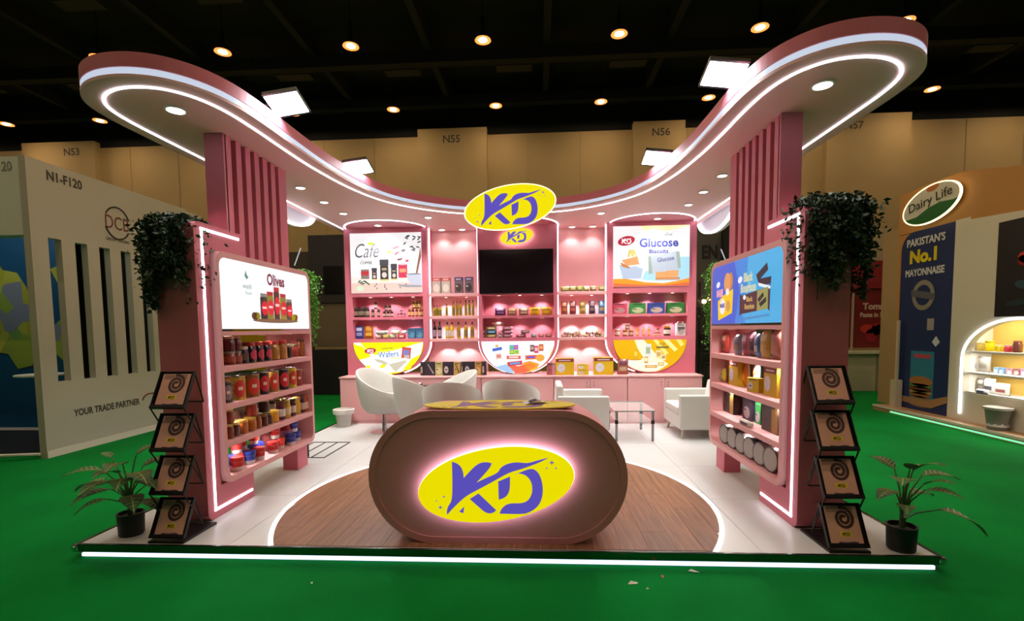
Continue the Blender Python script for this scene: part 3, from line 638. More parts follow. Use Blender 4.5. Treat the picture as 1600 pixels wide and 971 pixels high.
flat(bb, 'printed_packet', [(-.04,-.25),(.0,-.23),(.53,-.2),(.56,-.22),(.57,.0),(.53,-.02),(.0,-.06),(-.04,-.04)], E('4a2c3a', .7), .003); flat(bb, 'packet_print', [(.33,-.21),(.53,-.2),(.53,-.02),(.33,-.04)], E('9aa05a', .75), .004)
text(bb, 'Black', .18, -.1, .13, E('c8a860', .8), h=.045, z=.005, bold=.03); text(bb, 'Bourbon', .18, -.165, .2, E('c8a860', .8), h=.05, z=.005, bold=.03); flat(bb, 'packet_print', ell(.07, -.08, .03, .022, 0, 12), E('f0f0f0', .9), .005)
for p_ in ([(.34,-.11),(.44,-.06),(.46,-.09),(.37,-.14)], [(.37,-.15),(.5,-.1),(.5,-.14),(.4,-.18)]): flat(bb, 'packet_print', p_, E('2c2630', .6), .005)
flat(bb, 'cast_tone', [(-.02,-.27),(.55,-.24),(.57,-.26),(.0,-.29)], E('3a98dc', .7), .002)

# ================================================================ RECEPTION COUNTER
cx, cy, ch = .062, .08, .96
rc = thing('reception_counter', 'dusky pink capsule-shaped reception counter with a glowing yellow oval emblem', 'counter', (cx, cy, 0))
CP = P('d68a8f', .42)
stad = lambda d: rrect(-.917+d, .917-d, d, ch-d, .48-d, 20)
MB().prism(stad(.012), .022, .56, 'y').build('body', CP, rc)
ring = MB(); a_, b_ = stad(0), stad(.048); n = len(a_)
V = [(p[0], y, p[1]) for p in a_ for y in (0,)]+[(p[0], 0, p[1]) for p in b_]+[(p[0], .03, p[1]) for p in a_]+[(p[0], .03, p[1]) for p in b_]
F = []
for i in range(n):
    j = (i+1) % n; F += [(i, j, n+j, n+i), (2*n+i, 3*n+i, 3*n+j, 2*n+j), (i, 2*n+i, 2*n+j, j), (n+i, n+j, 3*n+j, 3*n+i)]
ring.add(V, F).build('front_rim', CP, rc, bevel=.003)
MB().prism(stad(.05), .008, .03, 'y').build('front_panel', CP, rc)
em = MB().prism(ell(0, 0, .548, .256, TILT, 72), -.012, 0).build('emblem_plate', YEL, rc, loc=(.0, -.066, .452), rot=(PI/2, 0, 0))
em['label'] = 'yellow oval emblem plate with violet letters'
MB().prism(ell(0, 0, .5515, .2595, TILT, 72), -.03, -.0122).build('emblem_edge_light', E('fffff4', 1.5), em)
MB().strip(ell(0, 0, .52, .23, TILT, 72), .03, -.036, -.031, True).build('emblem_halo_light', E('e2e6ff', HALO), em)
logo(em, 0, 0, .541, VIO, .003, t=.002)
for x in (-.3, 0, .3): MB().box(x-.01, x+.01, -.01, .01, -.072, -.03).build('stand_off', STEEL, em)
bd = tag(MB().prism(ell(0, 0, .565, .215, 0, 56), 0, .008).build('counter_board', P('d9c832', .5), None, loc=(cx+.01, .31, ch+.001)), 'thin yellow oval board with violet letters lying on the counter top', 'board')
logo(bd, 0, 0, .54, P('7f5f9c', .5), .0095, sy=.78, t=.001)
lf = thing('folded_leaflet', 'small crumpled white and dark leaflet on the yellow oval board', 'leaflet', (cx+.27, .34, ch+.0105), (0, 0, .3))
MB().add([(-.08,-.05,0),(.0,-.06,.03),(.09,-.03,.003),(.1,.05,.0),(.0,.06,.035),(-.08,.05,.004)], [(0,1,4,5),(1,2,3,4)]).build('sheet', P('d8d4dc', .5), lf)
MB().add([(-.05,-.052,.019),(-.0,-.055,.036),(.05,-.04,.021),(.05,.0,.022),(.0,.0,.037),(-.05,.0,.021)], [(0,1,4,5),(1,2,3,4)]).build('printed_half', P('4a4460', .5), lf)

# ================================================================ BROCHURE RACKS
bro_paper = MB().box(-.107, .107, -.0015, .0015, 0, .268).mesh('sheet', P('e0a697', .5))
def spiral():
    m = MB(); pts = []
    for k in range(40):
        t = k/39; a = t*4.4*PI+.6; r = .012+.062*t; pts.append((.01+r*math.cos(a)*.9, .185+r*math.sin(a)))
    L_ = offset(pts, .0105); R_ = offset(pts, -.0105)
    for k in range(39): m.add([(L_[k][0], -.0022, L_[k][1]), (R_[k][0], -.0022, R_[k][1]), (R_[k+1][0], -.0022, R_[k+1][1]), (L_[k+1][0], -.0022, L_[k+1][1])], [(0,1,2,3)])
    return m
bro_sp = spiral().mesh('swirl_print', P('4a2b2c', .5)); bro_top = MB().box(-.095, .08, -.0021, -.0016, .225, .262).mesh('dark_print', P('a87a72', .5))
bro_badge = MB().box(-.035, .042, -.0024, -.0016, .066, .1).mesh('badge_print', P('e8c92c', .5))
lm_ = MB()
for p in LOGO[:5]: lm_.prism([(.003+x*.04, .083+y*.034) for x, y in p], -.0034, -.0026, 'y')
bro_logo = lm_.mesh('badge_lettering', P('2c2030', .5))
bro_foot = MB().prism([(-.06,.022),(-.05,.034),(.0,.03),(.05,.036),(.075,.03),(.07,.02),(.0,.024)], -.0024, -.0016, 'y').mesh('caption_print', P('5a4058', .5))
def rack(s, nm):
    x0 = 2.31 if s > 0 else -2.475; xc = x0+.13
    lab = 'black folding brochure rack with four tiers beside the pier of the %s unit' % nm
    t = thing('brochure_rack', lab, 'rack', (xc, .12, 0))
    bar = lambda pts, r=.0055, name='strut': MB().tube(pts, r, 6).build(name, BLACKM, t)
    MB().box(-.135, .135, -.11, .26, 0, .018).build('base_plate', BLACKM, t, bevel=.003)
    Ys = [-.085+.036*k*(1.9 if s > 0 else .7) for k in range(4)]
    for k in range(4):
        y, z = Ys[k], .035+.314*k
        tr = MB(); a = math.atan2(.125, .25)
        tr.box(-.13, .13, .002, .008, 0, .285)
        for x in (-.132, .126): tr.box(x, x+.006, -.018, .008, 0, .285)
        tr.box(-.132, .132, -.022, .006, -.006, .0); tr.box(-.132, .132, -.022, -.018, -.006, .022); tr.box(-.132, .132, -.01, .008, .28, .287)
        tr.build('tray', BLACKM, t, loc=(0, y, z), rot=(-a, 0, 0))
        for sx in (-.128, .128):
            bar([(sx, y+.12, z+.26), (sx, y+.2, z+.02)])
            if k: bar([(sx, y-.01, z), (sx, Ys[k-1]+.2, z-.29)])
        bar([(-.128, y+.2, z+.02), (.128, y+.2, z+.02)], name='cross_bar')
        b = thing('brochure', 'pink swirl brochure, %s tier of the rack by the %s unit' % (('bottom', 'second lowest', 'second highest', 'top')[k], nm), 'brochure', (xc, .12+y-.004, z+.001), (-a, 0, 0), group='brochures in the racks')
        for n_, me in (('sheet', bro_paper), ('swirl_print', bro_sp), ('dark_print', bro_top), ('badge_print', bro_badge), ('badge_lettering', bro_logo), ('caption_print', bro_foot)): ob(n_, me, b)
rack(-1, 'olives'); rack(1, 'biscuit')

# ================================================================ PLANTS
def leafmesh():
    m = MB(); n = 9; V = []; F = []
    for i in range(n):
        t = i/(n-1); w_ = .32*math.sin(PI*t**.8)**.9*(1-.15*t) if 0 < t < 1 else .004; z = .12*math.sin(PI*t*.9)-.25*t*t
        V += [(t, -w_, z+.05*w_), (t, 0, z-.03), (t, w_, z+.05*w_)]
    for i in range(n-1): F += [(3*i, 3*i+3, 3*i+4, 3*i+1), (3*i+1, 3*i+4, 3*i+5, 3*i+2)]
    return m.add(V, F), V
lfm, LV = leafmesh(); leaf_me = lfm.mesh('leaf', P('2e5a34', .45, objvar=.35), True)
vm = MB()
for i in range(1, 8):
    t = i/8
    for sgn in (-1, 1):
        a = Vector(LV[3*min(i, 7)+1]); b = Vector(LV[3*min(i+1, 8)+(2 if sgn > 0 else 0)])*.92+Vector((0, 0, .0)); vm.tube([a+Vector((0,0,.012)), a.lerp(b, .6)+Vector((0,0,.012)), b+Vector((0,0,.01))], .012, 4)
vm.tube([Vector(LV[3*i+1])+Vector((0,0,.012)) for i in range(9)], .014, 4)
vein_me = vm.mesh('veins', P('a9b46a', .5))
def potted(loc, leaves, label, tagged=False):
    t = thing('potted_plant', label, 'potted plant', loc)
    MB().lathe([(.075, 0), (.082, .01), (.088, .16), (.092, .17), (.08, .172), (.078, .14)], 20).build('pot', P('17171a', .55), t, True)
    MB().lathe([(.077, 0), (.03, .012)], 14, (0, 0, .14)).build('soil', P('2b2018', .9), t)
    MB().tube([(0,0,.13), (.005,0,.25), (.0,.01,.36)], .018, 6).build('main_stem', P('4d5a3a', .6), t, True)
    for (dx, dy, dz, L_, pitch) in leaves:
        az = math.atan2(dy, dx); h = math.hypot(dx, dy)
        MB().tube([(0, 0, .2), (dx*.35, dy*.35, .2+(dz-.2)*.6), (dx, dy, dz)], [.008, .006, .004], 5).build('stem', P('5a6b40', .6), t, True)
        o = ob('leaf', leaf_me, t, (dx, dy, dz), (0, pitch, az)); o.scale = (L_*1.2, L_*1.25, L_)
        ob('veins', vein_me, o)
    return t
tl = [(-.16,-.02,.42,.2,.15),(-.12,-.08,.52,.2,-.1),(.02,-.06,.56,.2,-.2),(.12,-.08,.5,.22,-.05),(.16,.0,.4,.2,.1),(-.1,-.08,.3,.17,.2),(.1,-.1,.34,.2,.1),(-.02,-.1,.44,.2,-.1),(.05,.08,.5,.18,-.3),(-.17,.05,.58,.1,-.4),(.12,-.02,.28,.17,.3),(.03,.05,.6,.14,-.5),(-.05,-.09,.38,.2,.0),(.06,-.1,.46,.2,-.1),(.0,-.08,.5,.18,-.3),(.14,-.06,.44,.18,.0)]
potted((-2.74, .17, 0), tl, 'wide-spread potted plant in a black pot near the olives unit')
tr_ = [(-.06,-.08,.5,.2,-.3),(.02,-.05,.56,.17,-.6),(.1,-.02,.52,.18,-.1),(-.08,-.04,.42,.16,.0),(.08,-.08,.44,.16,-.1),(.2,-.06,.3,.24,.35),(-.06,-.1,.34,.15,-.2),(.07,.02,.38,.16,.0),(-.02,.06,.54,.16,-.4),(.05,-.1,.48,.15,-.5),(-.03,-.09,.58,.13,-.6)]
pp_ = potted((2.82, .09, 0), tr_, 'potted plant with a white tag in a black pot near the biscuit unit')
MB().box(-.05, -.015, -.085, -.083, .25, .3).build('price_tag', P('e4e4e0', .5), pp_)
def trailing(name, label, loc, sx, sy, h, n, seed, droop=.5, hx='2c4a2a', inner=0):
    random.seed(seed)
    t = thing(name, label, 'plant', loc)
    MB().box(-sx*.5, sx*.5, -sy*.35, sy*.35, -.08, -.0).build('planter', P('2a2620', .8), t)
    V = []; F = []; ph = [random.uniform(0, 6.3) for _ in range(4)]
    for k in range(n):
        if random.random() < .2: x, y, z = random.uniform(-sx, sx), random.uniform(-sy, sy), random.uniform(-.03, .05)
        else:
            q = random.random()
            if q < .55: x, y, nx, ny = random.uniform(-sx, sx), -sy, 0, -1
            elif q < .95: s_ = -inner if inner and random.random() < .8 else random.choice((-1, 1)); x, y, nx, ny = s_*sx, random.uniform(-sy, sy), s_, 0
            else: x, y, nx, ny = random.uniform(-sx, sx), sy, 0, 1
            a_ = 9*x+14*y; hc = h*(.70+.2*math.sin(a_*2.2+ph[0])+.12*math.sin(a_*5+ph[1]))
            z = -hc*random.random()**.8; g = abs(random.gauss(0, .03))*(1+.8*math.sin(a_*4+z*7+ph[2])); x += nx*g; y += ny*g
        p = Vector((x, y, z)); d = Vector((random.uniform(-1, 1), random.uniform(-1, 1), random.uniform(-1.3, .4))).normalized(); l = random.uniform(.022, .055)
        q = d.cross(Vector((random.uniform(-1, 1), random.uniform(-1, 1), .3))).normalized()*l*.26; i = len(V)
        V += [p, p+d*l*.5+q, p+d*l, p+d*l*.5-q]; F.append((i, i+1, i+2, i+3))
    o = MB().add(V, F).build('foliage', P(hx, .6, objvar=0, var=.5, vscale=30), t); o['kind'] = 'stuff'
    vs = MB()
    for k in range(10):
        x, y = random.choice((-1, 1))*sx*random.uniform(.6, .95), random.uniform(-sy, sy)*.9
        vs.tube([(x*.6, y*.6, .01), (x, y, -.02), (x*1.02, y, -h*.5), (x*1.0, y*1.02, -h*random.uniform(.7, 1.05))], .004, 4)
    vs.build('vines', P('3a3a20', .7), t)
    return t
trailing('hanging_plant', 'dark trailing greenery covering the top of the pier by the olives unit', (-2.50, .50, 2.40), .155, .14, .68, 9000, 3, inner=1, hx='22381f')
trailing('hanging_plant', 'dark trailing greenery covering the top of the pier by the biscuit unit', (2.50, .50, 2.42), .195, .15, .68, 9000, 4, inner=-1, hx='22381f')
for s, nm in ((-1, 'olives'), (1, 'biscuit')):
    trailing('hanging_plant', 'floodlit green trailing plant behind the far end of the %s unit' % nm, (s*2.46, 2.42, 2.20), .11, .14, .95, 4500, 7+s, hx='5a9c2e')  # leaf green brightened, the floodlight on it is put into the colour
    MB().tube([(s*2.46, 2.42, 0), (s*2.46, 2.42, 2.12)], .02, 8).build('plant_stand', BLACKM)
    o = bpy.data.objects['plant_stand' if s < 0 else 'plant_stand.001']; tag(o, 'thin black post carrying the trailing plant behind the %s unit' % nm, 'post')
# ================================================================ FURNITURE
def tub_parts(lift):
    nA, rings = 40, 7
    hb = lambda t: .30+.36*(.5+.5*math.cos(t))**1.1      # rim height over the shell foot; tallest at angle 0 (the back)
    V = []; F = []
    def ringpts(rad, hfrac, inner):
        for i in range(nA):
            t = 2*PI*i/nA; H = hb(t); r = rad*(1+.06*hfrac*math.cos(t)); V.append((-r*math.cos(t), r*math.sin(t)*1.02, hfrac*H))
    prof = [(.16, 0), (.25, .03), (.315, .18), (.35, .45), (.365, .75), (.372, .95), (.365, 1.0), (.345, 1.0), (.33, .94), (.315, .75)]
    for r, h in prof: ringpts(r, h, False)
    for i in range(nA):                                  # down to the seat
        t = 2*PI*i/nA; V.append((-.29*math.cos(t), .29*math.sin(t), .2))
    n = len(prof)+1
    for j in range(n-1):
        for i in range(nA): a = j*nA+i; b = j*nA+(i+1) % nA; F.append((a, b, b+nA, a+nA))
    F.append(list(range(nA))[::-1]); F.append(list(range((n-1)*nA, n*nA)))
    z0 = .24+lift
    sh = MB().add(V, F).xf(Matrix.Translation((0, 0, z0))).mesh('shell', WHITE_PL, True)
    cu = MB().lathe([(.2, .2), (.285, .205), (.295, .235), (.27, .262), (.1, .27)], 28, (0, 0, z0)).mesh('seat_cushion', WHITE_PL, True)
    ba = MB().lathe([(.2, 0), (.2, .008), (.17, .016), (.04, .03), (.035, .06)], 32).mesh('base_disc', CHROME, True)
    co = MB().lathe([(.03, .03), (.03, .14), (.022, .15), (.022, z0+.01)], 16).mesh('gas_column', CHROME, True)
    le = MB().tube([(.02, 0, z0-.03), (.1, .12, z0-.035), (.14, .2, z0-.04)], .006, 6).mesh('lift_lever', CHROME, True)
    fr = MB().tube([(-.12, -.17, .2), (-.19, -.02, .21), (-.12, .17, .2), (-.02, .03, .2)], .009, 6).mesh('foot_ring', CHROME, True)
    return (('shell', sh), ('seat_cushion', cu), ('base_disc', ba), ('gas_column', co), ('lift_lever', le))
TUB = {0: tub_parts(0), 1: tub_parts(.06)}
for x, y, rz, k, lab in ((-1.97, 3.86, -.4, 1, 'raised white swivel tub chair beside the white waste bin'), (-1.27, 3.36, .75, 0, 'white swivel tub chair between the waste-bin chair and the counter'),
                         (-.74, 2.84, 1.6, 0, 'white swivel tub chair with its rounded back close behind the yellow oval board'), (.0, 3.1, 1.35, 0, 'lone white swivel tub chair with its back to the counter, before the television panel'),
                         (-.98, 4.1, PI+.45, 0, 'white swivel tub chair near the black snack boxes on the worktop')):
    t = thing('tub_chair', lab, 'chair', (x, y, 0), (0, 0, rz), group='white tub chairs')
    for n_, me in TUB[k]: ob(n_, me, t)
rt = thing('round_table', 'small round table with a dark glass top between the white tub chairs', 'table', (-1.42, 4.08, 0))
MB().lathe([(.2, 0), (.2, .01), (.03, .03)], 28).build('base_disc', CHROME, rt, True); MB().lathe([(.03, .02), (.03, .66)], 14).build('column', CHROME, rt, True)
MB().lathe([(.2, .66), (.21, .665), (.21, .675), (.2, .68)], 36).build('table_top', P('4a3f3c', .08, coat=1), rt, True)
ct = thing('ash_tray', 'small shiny dish standing on the round dark table', 'dish', (-1.46, 4.04, .681)); MB().lathe([(.03, 0), (.045, .02), (.05, .03), (.042, .03), (.03, .01)], 16).build('bowl', CHROME, ct, True); MB().lathe([(.02, .012), (.026, .025), (.012, .04)], 12).build('content', P('e6e0da', .5), ct, True)
def armchair(x, y, rz, lab):                             # faces local +x
    t = thing('armchair', lab, 'armchair', (x, y, 0), (0, 0, rz)); t.scale = (.9, 1, 1)
    MB().box(-.36, .38, -.44, .44, .13, .32).build('base', WHITE_PL, t, bevel=.015)
    MB().box(-.24, .39, -.34, .34, .32, .43).build('seat_cushion', WHITE_PL, t, bevel=.03, seg=3)
    MB().prism([(-.42, .3), (-.22, .32), (-.30, .74), (-.40, .74)], -.36, .36, 'y').build('backrest', WHITE_PL, t, bevel=.025, seg=3)
    for s in (-1, 1):
        MB().box(-.38, .385, s*.395-.055, s*.395+.055, .14, .6).build('armrest', WHITE_PL, t, bevel=.015)
        for xx in (-.3, .31):
            MB().tube([(xx, s*.36, .135), (xx+math.copysign(.025, xx), s*.38, 0)], [.026, .014], 10).build('leg', P('cfc3b0', .5), t, True)
armchair(.96, 3.74, 0, 'white boxy armchair beside the counter facing the glass coffee table')
armchair(2.61, 3.80, PI, 'white boxy armchair before the glucose biscuit panel facing the glass coffee table')
gt = thing('coffee_table', 'rectangular two-tier glass coffee table on steel tube legs', 'table', (1.64, 3.66, 0))
GLASS = P('e6f0ee', .03, alpha=.22)
MB().box(-.27, .27, -.42, .42, .405, .417).build('glass_top', GLASS, gt); MB().box(-.24, .24, -.38, .38, .25, .258).build('glass_shelf', GLASS, gt)
for a in (-.24, .24):
    for b in (-.38, .38):
        MB().lathe([(.018, 0), (.018, .404)], 12, (a, b, 0)).build('leg', STEEL, gt, True); MB().lathe([(.024, 0), (.024, .05)], 12, (a, b, .235)).build('leg_collar', BLACKM, gt, True)
for b in (-.42, .42): MB().box(-.27, .27, b-.003, b+.003, .404, .418).build('glass_edge', P('7f9a94', .1, alpha=.7), gt)
wbn = thing('waste_bin', 'white plastic waste bin with a wide rim beside the base cabinets', 'bin', (-2.77, 4.3, 0))
MB().lathe([(.1, 0), (.135, .24), (.145, .25), (.125, .25), (.092, .02)], 24).build('bucket', P('e2ded8', .5), wbn, True); MB().lathe([(.145, .2), (.165, .205), (.168, .275), (.15, .28), (.147, .21)], 24).build('rim', P('e8e4de', .5), wbn, True)
fg = thing('floor_grille', 'flat frame of thin black bars lying on the white floor behind the olives unit', 'grille', (-2.48, 2.77, 0))
for x in (-.25, -.085, .085, .25): MB().box(x-.008, x+.008, -.4, .4, 0, .006).build('bar', BLACK, fg)
for y in (-.4, .4): MB().box(-.258, .258, y-.008, y+.008, 0, .0065).build('end_bar', BLACK, fg)
for i, (u, v, c, L_) in enumerate(((989, 912, 'd8d2c0', .035), (1035, 902, 'c86a4a', .02), (1084, 894, 'e8e6e0', .035), (762, 878, 'e8e8e0', .02), (487, 912, 'c8dcc8', .014), (1012, 921, 'd8d0b0', .012))):
    p = pZ(G, u, v)
    tag(MB().add([(-L_, -L_*.4, .001), (L_*.6, -L_*.5, .006), (L_, L_*.3, .001), (-L_*.3, L_*.5, .008)], [(0,1,2,3)]).build('paper_scrap', P(c, .8), None, loc=p, rot=(0, 0, i*1.3)), 'tiny scrap of litter on the green carpet before the stand', 'litter', 'litter scraps on the carpet')

# ================================================================ PRODUCTS
CACHE = {}
_CN = {'brick red': (160, 60, 45), 'rose': (180, 90, 100), 'dark plum': (90, 45, 70), 'russet': (130, 65, 40), 'dark brown': (75, 42, 30), 'near-black': (45, 32, 30), 'amber': (175, 110, 35), 'golden': (200, 150, 45), 'khaki': (165, 150, 80), 'olive': (150, 150, 60), 'tan': (180, 145, 100), 'grey': (140, 140, 140), 'grey green': (140, 155, 135), 'steel blue': (110, 140, 170), 'blue': (60, 110, 170), 'cream': (185, 170, 145), 'maroon': (100, 30, 38), 'orange': (190, 90, 40)}
def cname(hx):
    c = [int(hx[i:i+2], 16) for i in (0, 2, 4)]
    return min(_CN, key=lambda k: sum((a-b)**2 for a, b in zip(_CN[k], c)))
def cached(f):
    def g(*a):
        k = (f.__name__,)+a
        if k not in CACHE: CACHE[k] = f(*a)
        return CACHE[k]
    return g
@cached
def jar(r, h, body, lid, lab):
    b = MB().lathe([(r*.8, 0), (r, h*.05), (r, h*.72), (r*.82, h*.82), (r*.82, h*.84)], 16).mesh('body', P(body, .12, coat=.5), True)
    l = MB().lathe([(r*.88, h*.82), (r*.9, h*.84), (r*.9, h*.97), (r*.84, h)], 16).mesh('lid', P(lid, .35, .2), True)
    out = [('body', b), ('lid', l)]
    if lab == 'seal':
        m = MB(); a = r*1.02; n = 8; V = []
        for i in range(n+1):
            t = (i-n/2)*.2; k = math.sqrt(max(0, 1-((i-n/2)/(n/2+.4))**2)); V += [(a*math.sin(t), -a*math.cos(t), h*(.38-.24*k)), (a*math.sin(t), -a*math.cos(t), h*(.38+.24*k))]
        out.append(('round_seal', m.add(V, [(2*i, 2*i+2, 2*i+3, 2*i+1) for i in range(n)]).mesh('round_seal', P('c03050', .45), True)))
    elif lab: out.append(('paper_label', MB().lathe([(r*1.012, h*.2), (r*1.012, h*.6)], 16).mesh('paper_label', P(lab, .6), True)))
    return out
@cached
def tub(r, h, body, lid):
    return [('body', MB().lathe([(r*.84, 0), (r*.9, h*.03), (r, h*.68)], 16).mesh('body', P(body, .35), True)), ('lid', MB().lathe([(r*1.06, h*.66), (r*1.08, h*.7), (r*1.08, h*.96), (r, h)], 16).mesh('lid', P(lid, .35), True)),
            ('paper_label', MB().lathe([(r*.955, h*.3), (r*1.0, h*.64)], 16).mesh('paper_label', P(lid, .5), True))]
@cached
def tin(r, h, body, lab, spots):
    out = [('body', MB().lathe([(r, 0), (r, h*.98)], 20).mesh('body', P(body, .35, var=.5, vscale=45) if spots else P(body, .35), True)), ('rim', MB().lathe([(r*1.02, h*.97), (r*1.03, h), (r*.96, h), (r*.95, h*.98)], 20).mesh('rim', P('c8c4bc', .25, 1), True))]
    V = []; F = []
    for i in range(9):
        a = -PI/2+(i-4)*.17; k = math.sqrt(max(0, 1-((i-4)/4.4)**2)); V += [(r*1.015*math.cos(a), r*1.015*math.sin(a), h*(.48-.36*k)), (r*1.015*math.cos(a), r*1.015*math.sin(a), h*(.48+.36*k))]
    for i in range(8): F.append((2*i, 2*i+2, 2*i+3, 2*i+1))
    out.append(('paper_label', MB().add(V, F).mesh('paper_label', P(lab, .45), True)))
    m = MB()
    a = r*1.022
    m.add([(a*math.sin(x), -a*math.cos(x), z) for z in (h*.42, h*.56) for x in (-.25, 0, .25)], [(0,1,4,3),(1,2,5,4)])
    out.append(('label_print', m.mesh('label_print', P('f0d6c4', .5))))
    return out
@cached
def bottle(r, h, liq, cap, lab):
    out = [('body', MB().lathe([(r*.9, 0), (r, h*.03), (r, h*.6), (r*.85, h*.68), (r*.38, h*.78), (r*.34, h*.9)], 14).mesh('body', P(liq, .1, coat=.6), True)), ('cap', MB().lathe([(r*.42, h*.86), (r*.44, h*.98), (r*.36, h)], 10).mesh('cap', P(cap, .4), True))]
    if lab: out.append(('paper_label', MB().lathe([(r*1.015, h*.12), (r*1.015, h*.5)], 14).mesh('paper_label', P(lab, .55), True)))
    return out
@cached
def carton(w_, d, h, base, top, patch, ptype):
    """box whose front is at -y; a printed band and a printed motif"""
    out = [('box', MB().box(-w_/2, w_/2, 0, d, 0, h).mesh('box', P(base, .5), bevel=.002))]
    if top: out.append(('printed_band', MB().box(-w_/2*.97, w_/2*.97, -.0012, .001, h*.78, h*.97).mesh('printed_band', P(top, .5))))
    if ptype == 'o': m = MB().prism(ell(-w_*.2, h*.42, w_*.22, h*.26, 0, 18), -.0014, .001, 'y')
    elif ptype == 'h': m = MB().box(w_*.12, w_*.48, -.0014, .001, h*.03, h*.97)
    elif ptype == 's': m = MB().prism([(-w_*.3, h*.9), (-w_*.2, h*.9), (w_*.4, h*.2), (w_*.3, h*.1)], -.0014, .001, 'y')
    else: m = MB().prism(ell(0, h*.34, w_*.36, h*.26, 0, 18), -.0014, .001, 'y')
    out.append(('printed_motif', m.mesh('printed_motif', P(patch, .5))))
    out.append(('print_pattern', MB().box(-w_*.32, w_*.3, -.0022, 0, h*.84, h*.9).box(-w_*.3, -w_*.08, -.0022, 0, h*.4, h*.47).mesh('print_pattern', P('d8cfcf' if top else '3a3448', .5))))
    return out
@cached
def pouch(w_, h, d, base, acc, acc2):
    nx, nz = 7, 9; V = []; F = []
    for sgn in (-1, 1):
        for j in range(nz):
            for i in range(nx):
                u, v = 2*i/(nx-1)-1, 2*j/(nz-1)-1; q = max(0, 1-abs(u)**3)*max(0, 1-min(1, abs(v)*1.06)**4)
                V.append((u*w_/2*(1-.05*(1-abs(v))), sgn*d/2*q, h*(v+1)/2))
    N_ = nx*nz
    for j in range(nz-1):
        for i in range(nx-1):
            a = j*nx+i; F.append((a, a+1, a+nx+1, a+nx)); F.append((N_+a, N_+a+nx, N_+a+nx+1, N_+a+1))
    out = [('bag', MB().add(V, F).mesh('bag', P(base, .3, coat=.3), True))]
    for nm, hx, (u0, u1, v0, v1), e in (('printed_motif', acc, (1, 5, 2, 4), .0015), ('printed_title', acc2, (1, 5, 5, 7), .0015)):
        m = MB()
        for j in range(v0, v1):
            for i in range(u0, u1): m.add([(V[b][0], V[b][1]-e, V[b][2]) for b in (j*nx+i, j*nx+i+1, (j+1)*nx+i+1, (j+1)*nx+i)], [(0,1,2,3)])
        out.append((nm, m.mesh(nm, P(hx, .4), True)))
    return out
@cached
def bar(w_, h, d, base, acc):
    n = 9; V = []; F = []
    for i in range(n):
        u = 2*i/(n-1)-1; k = 1 if abs(u) < .8 else .35
        for a in range(8): t = 2*PI*(a+.5)/8; V.append((u*w_/2, d/2*k*math.cos(t)*1.08, h/2+h/2*(1 if abs(u) < .8 else .98)*math.sin(t)*1.08*(1 if k == 1 else .8)))
    for i in range(n-1):
        for a in range(8): F.append((i*8+a, i*8+(a+1) % 8, (i+1)*8+(a+1) % 8, (i+1)*8+a))
    F += [list(range(8))[::-1], list(range((n-1)*8, n*8))]
    return [('wrapper', MB().add(V, F).mesh('wrapper', P(base, .3, coat=.3), True)), ('printed_motif', MB().box(-w_*.25, w_*.3, -d/2-.002, -d/2, h*.28, h*.72).mesh('printed_motif', P(acc, .4)))]
@cached
def round_tin(r, t, side, lid):
    Mx = Matrix.Translation((0, 0, r)) @ Matrix.Rotation(PI/2, 4, 'X')
    return [('body', MB().lathe([(r, -t), (r, -.006), (r*.98, 0)], 28, M=Mx).mesh('body', P(side, .25, .6), True)),
            ('rim', MB().lathe([(r*1.02, -.02), (r*1.03, -.004), (r*1.02, .004), (r*.93, .005), (r*.92, .002)], 28, M=Mx).mesh('rim', P('5e5855', .3, .7), True)), ('lid', MB().lathe([(r*.925, .001), (r*.9, .0035), (r*.3, .0035)], 28, M=Mx).mesh('lid', P(lid, .4, .2), True))]
def put(parts, name, label, cat, group, loc, rz=0, scale=None):
    t = thing(name, label, cat, loc, (0, 0, rz), group)
    for n_, me in parts: ob(n_, me, t)
    return t
def wallx(u, v, y): return pY(y, u, v).x
def row(us, v, y, z, f, name, label, cat, group, dz=0):
    for u in us: put(f, name, label, cat, group, (wallx(u, v, y), y, z+dz))
# ---- coffee panel, upper niche
Y1 = 4.97; z = ZS1
row((555.5, 564.5, 573), 480, Y1, z, jar(.048, .175, '3a2a22', '4a3a34', '8f8672'), 'coffee_jar', 'large dark coffee jar in the upper niche of the coffee panel', 'jar', 'large coffee jars')
row((582.5, 591.5), 480, Y1, z, jar(.028, .14, '4a3226', '3a302c', 'a09078'), 'coffee_jar', 'slim coffee jar beside the large dark coffee jars', 'jar', 'slim coffee jars')
row((587,), 480, Y1, z+.14, jar(.026, .13, '4a3a34', '55504c', 'b8aa98'), 'coffee_jar', 'single slim coffee jar stacked on two others in the coffee panel niche', 'jar', 'slim coffee jars')
row((600.5, 606.2, 612), 480, Y1, z, jar(.027, .1, '45241f', '2c2220', 'c8b8a8'), 'coffee_tin', 'small dark jar at the bottom of a pyramid in the coffee panel niche', 'jar', 'pyramid of small dark jars')
row((603.3, 609.2), 480, Y1, z+.1, jar(.027, .1, '3b2622', '2c2220', 'b09a92'), 'coffee_tin', 'small dark jar on top of a pyramid in the coffee panel niche', 'jar', 'pyramid of small dark jars')
row((622, 627, 632), 480, Y1, z, jar(.021, .06, '6a2c38', '7a4a50', 'c08a90'), 'sweet_jar', 'tiny plum-coloured jar in a low pyramid in the coffee panel niche', 'jar', 'tiny plum jars')
row((627,), 480, Y1, z+.06, jar(.026, .055, '6a2c38', '7a4a50', 'c08a90'), 'sweet_jar', 'topmost tiny plum-coloured jar of the low pyramid', 'jar', 'tiny plum jars')
row((639.5, 645, 651, 657, 661), 480, Y1, z, jar(.024, .14, '7a4a1e', '8a6a34', 'c8a860'), 'drink_can', 'slim golden brown can standing in the coffee panel niche', 'can', 'slim golden cans')
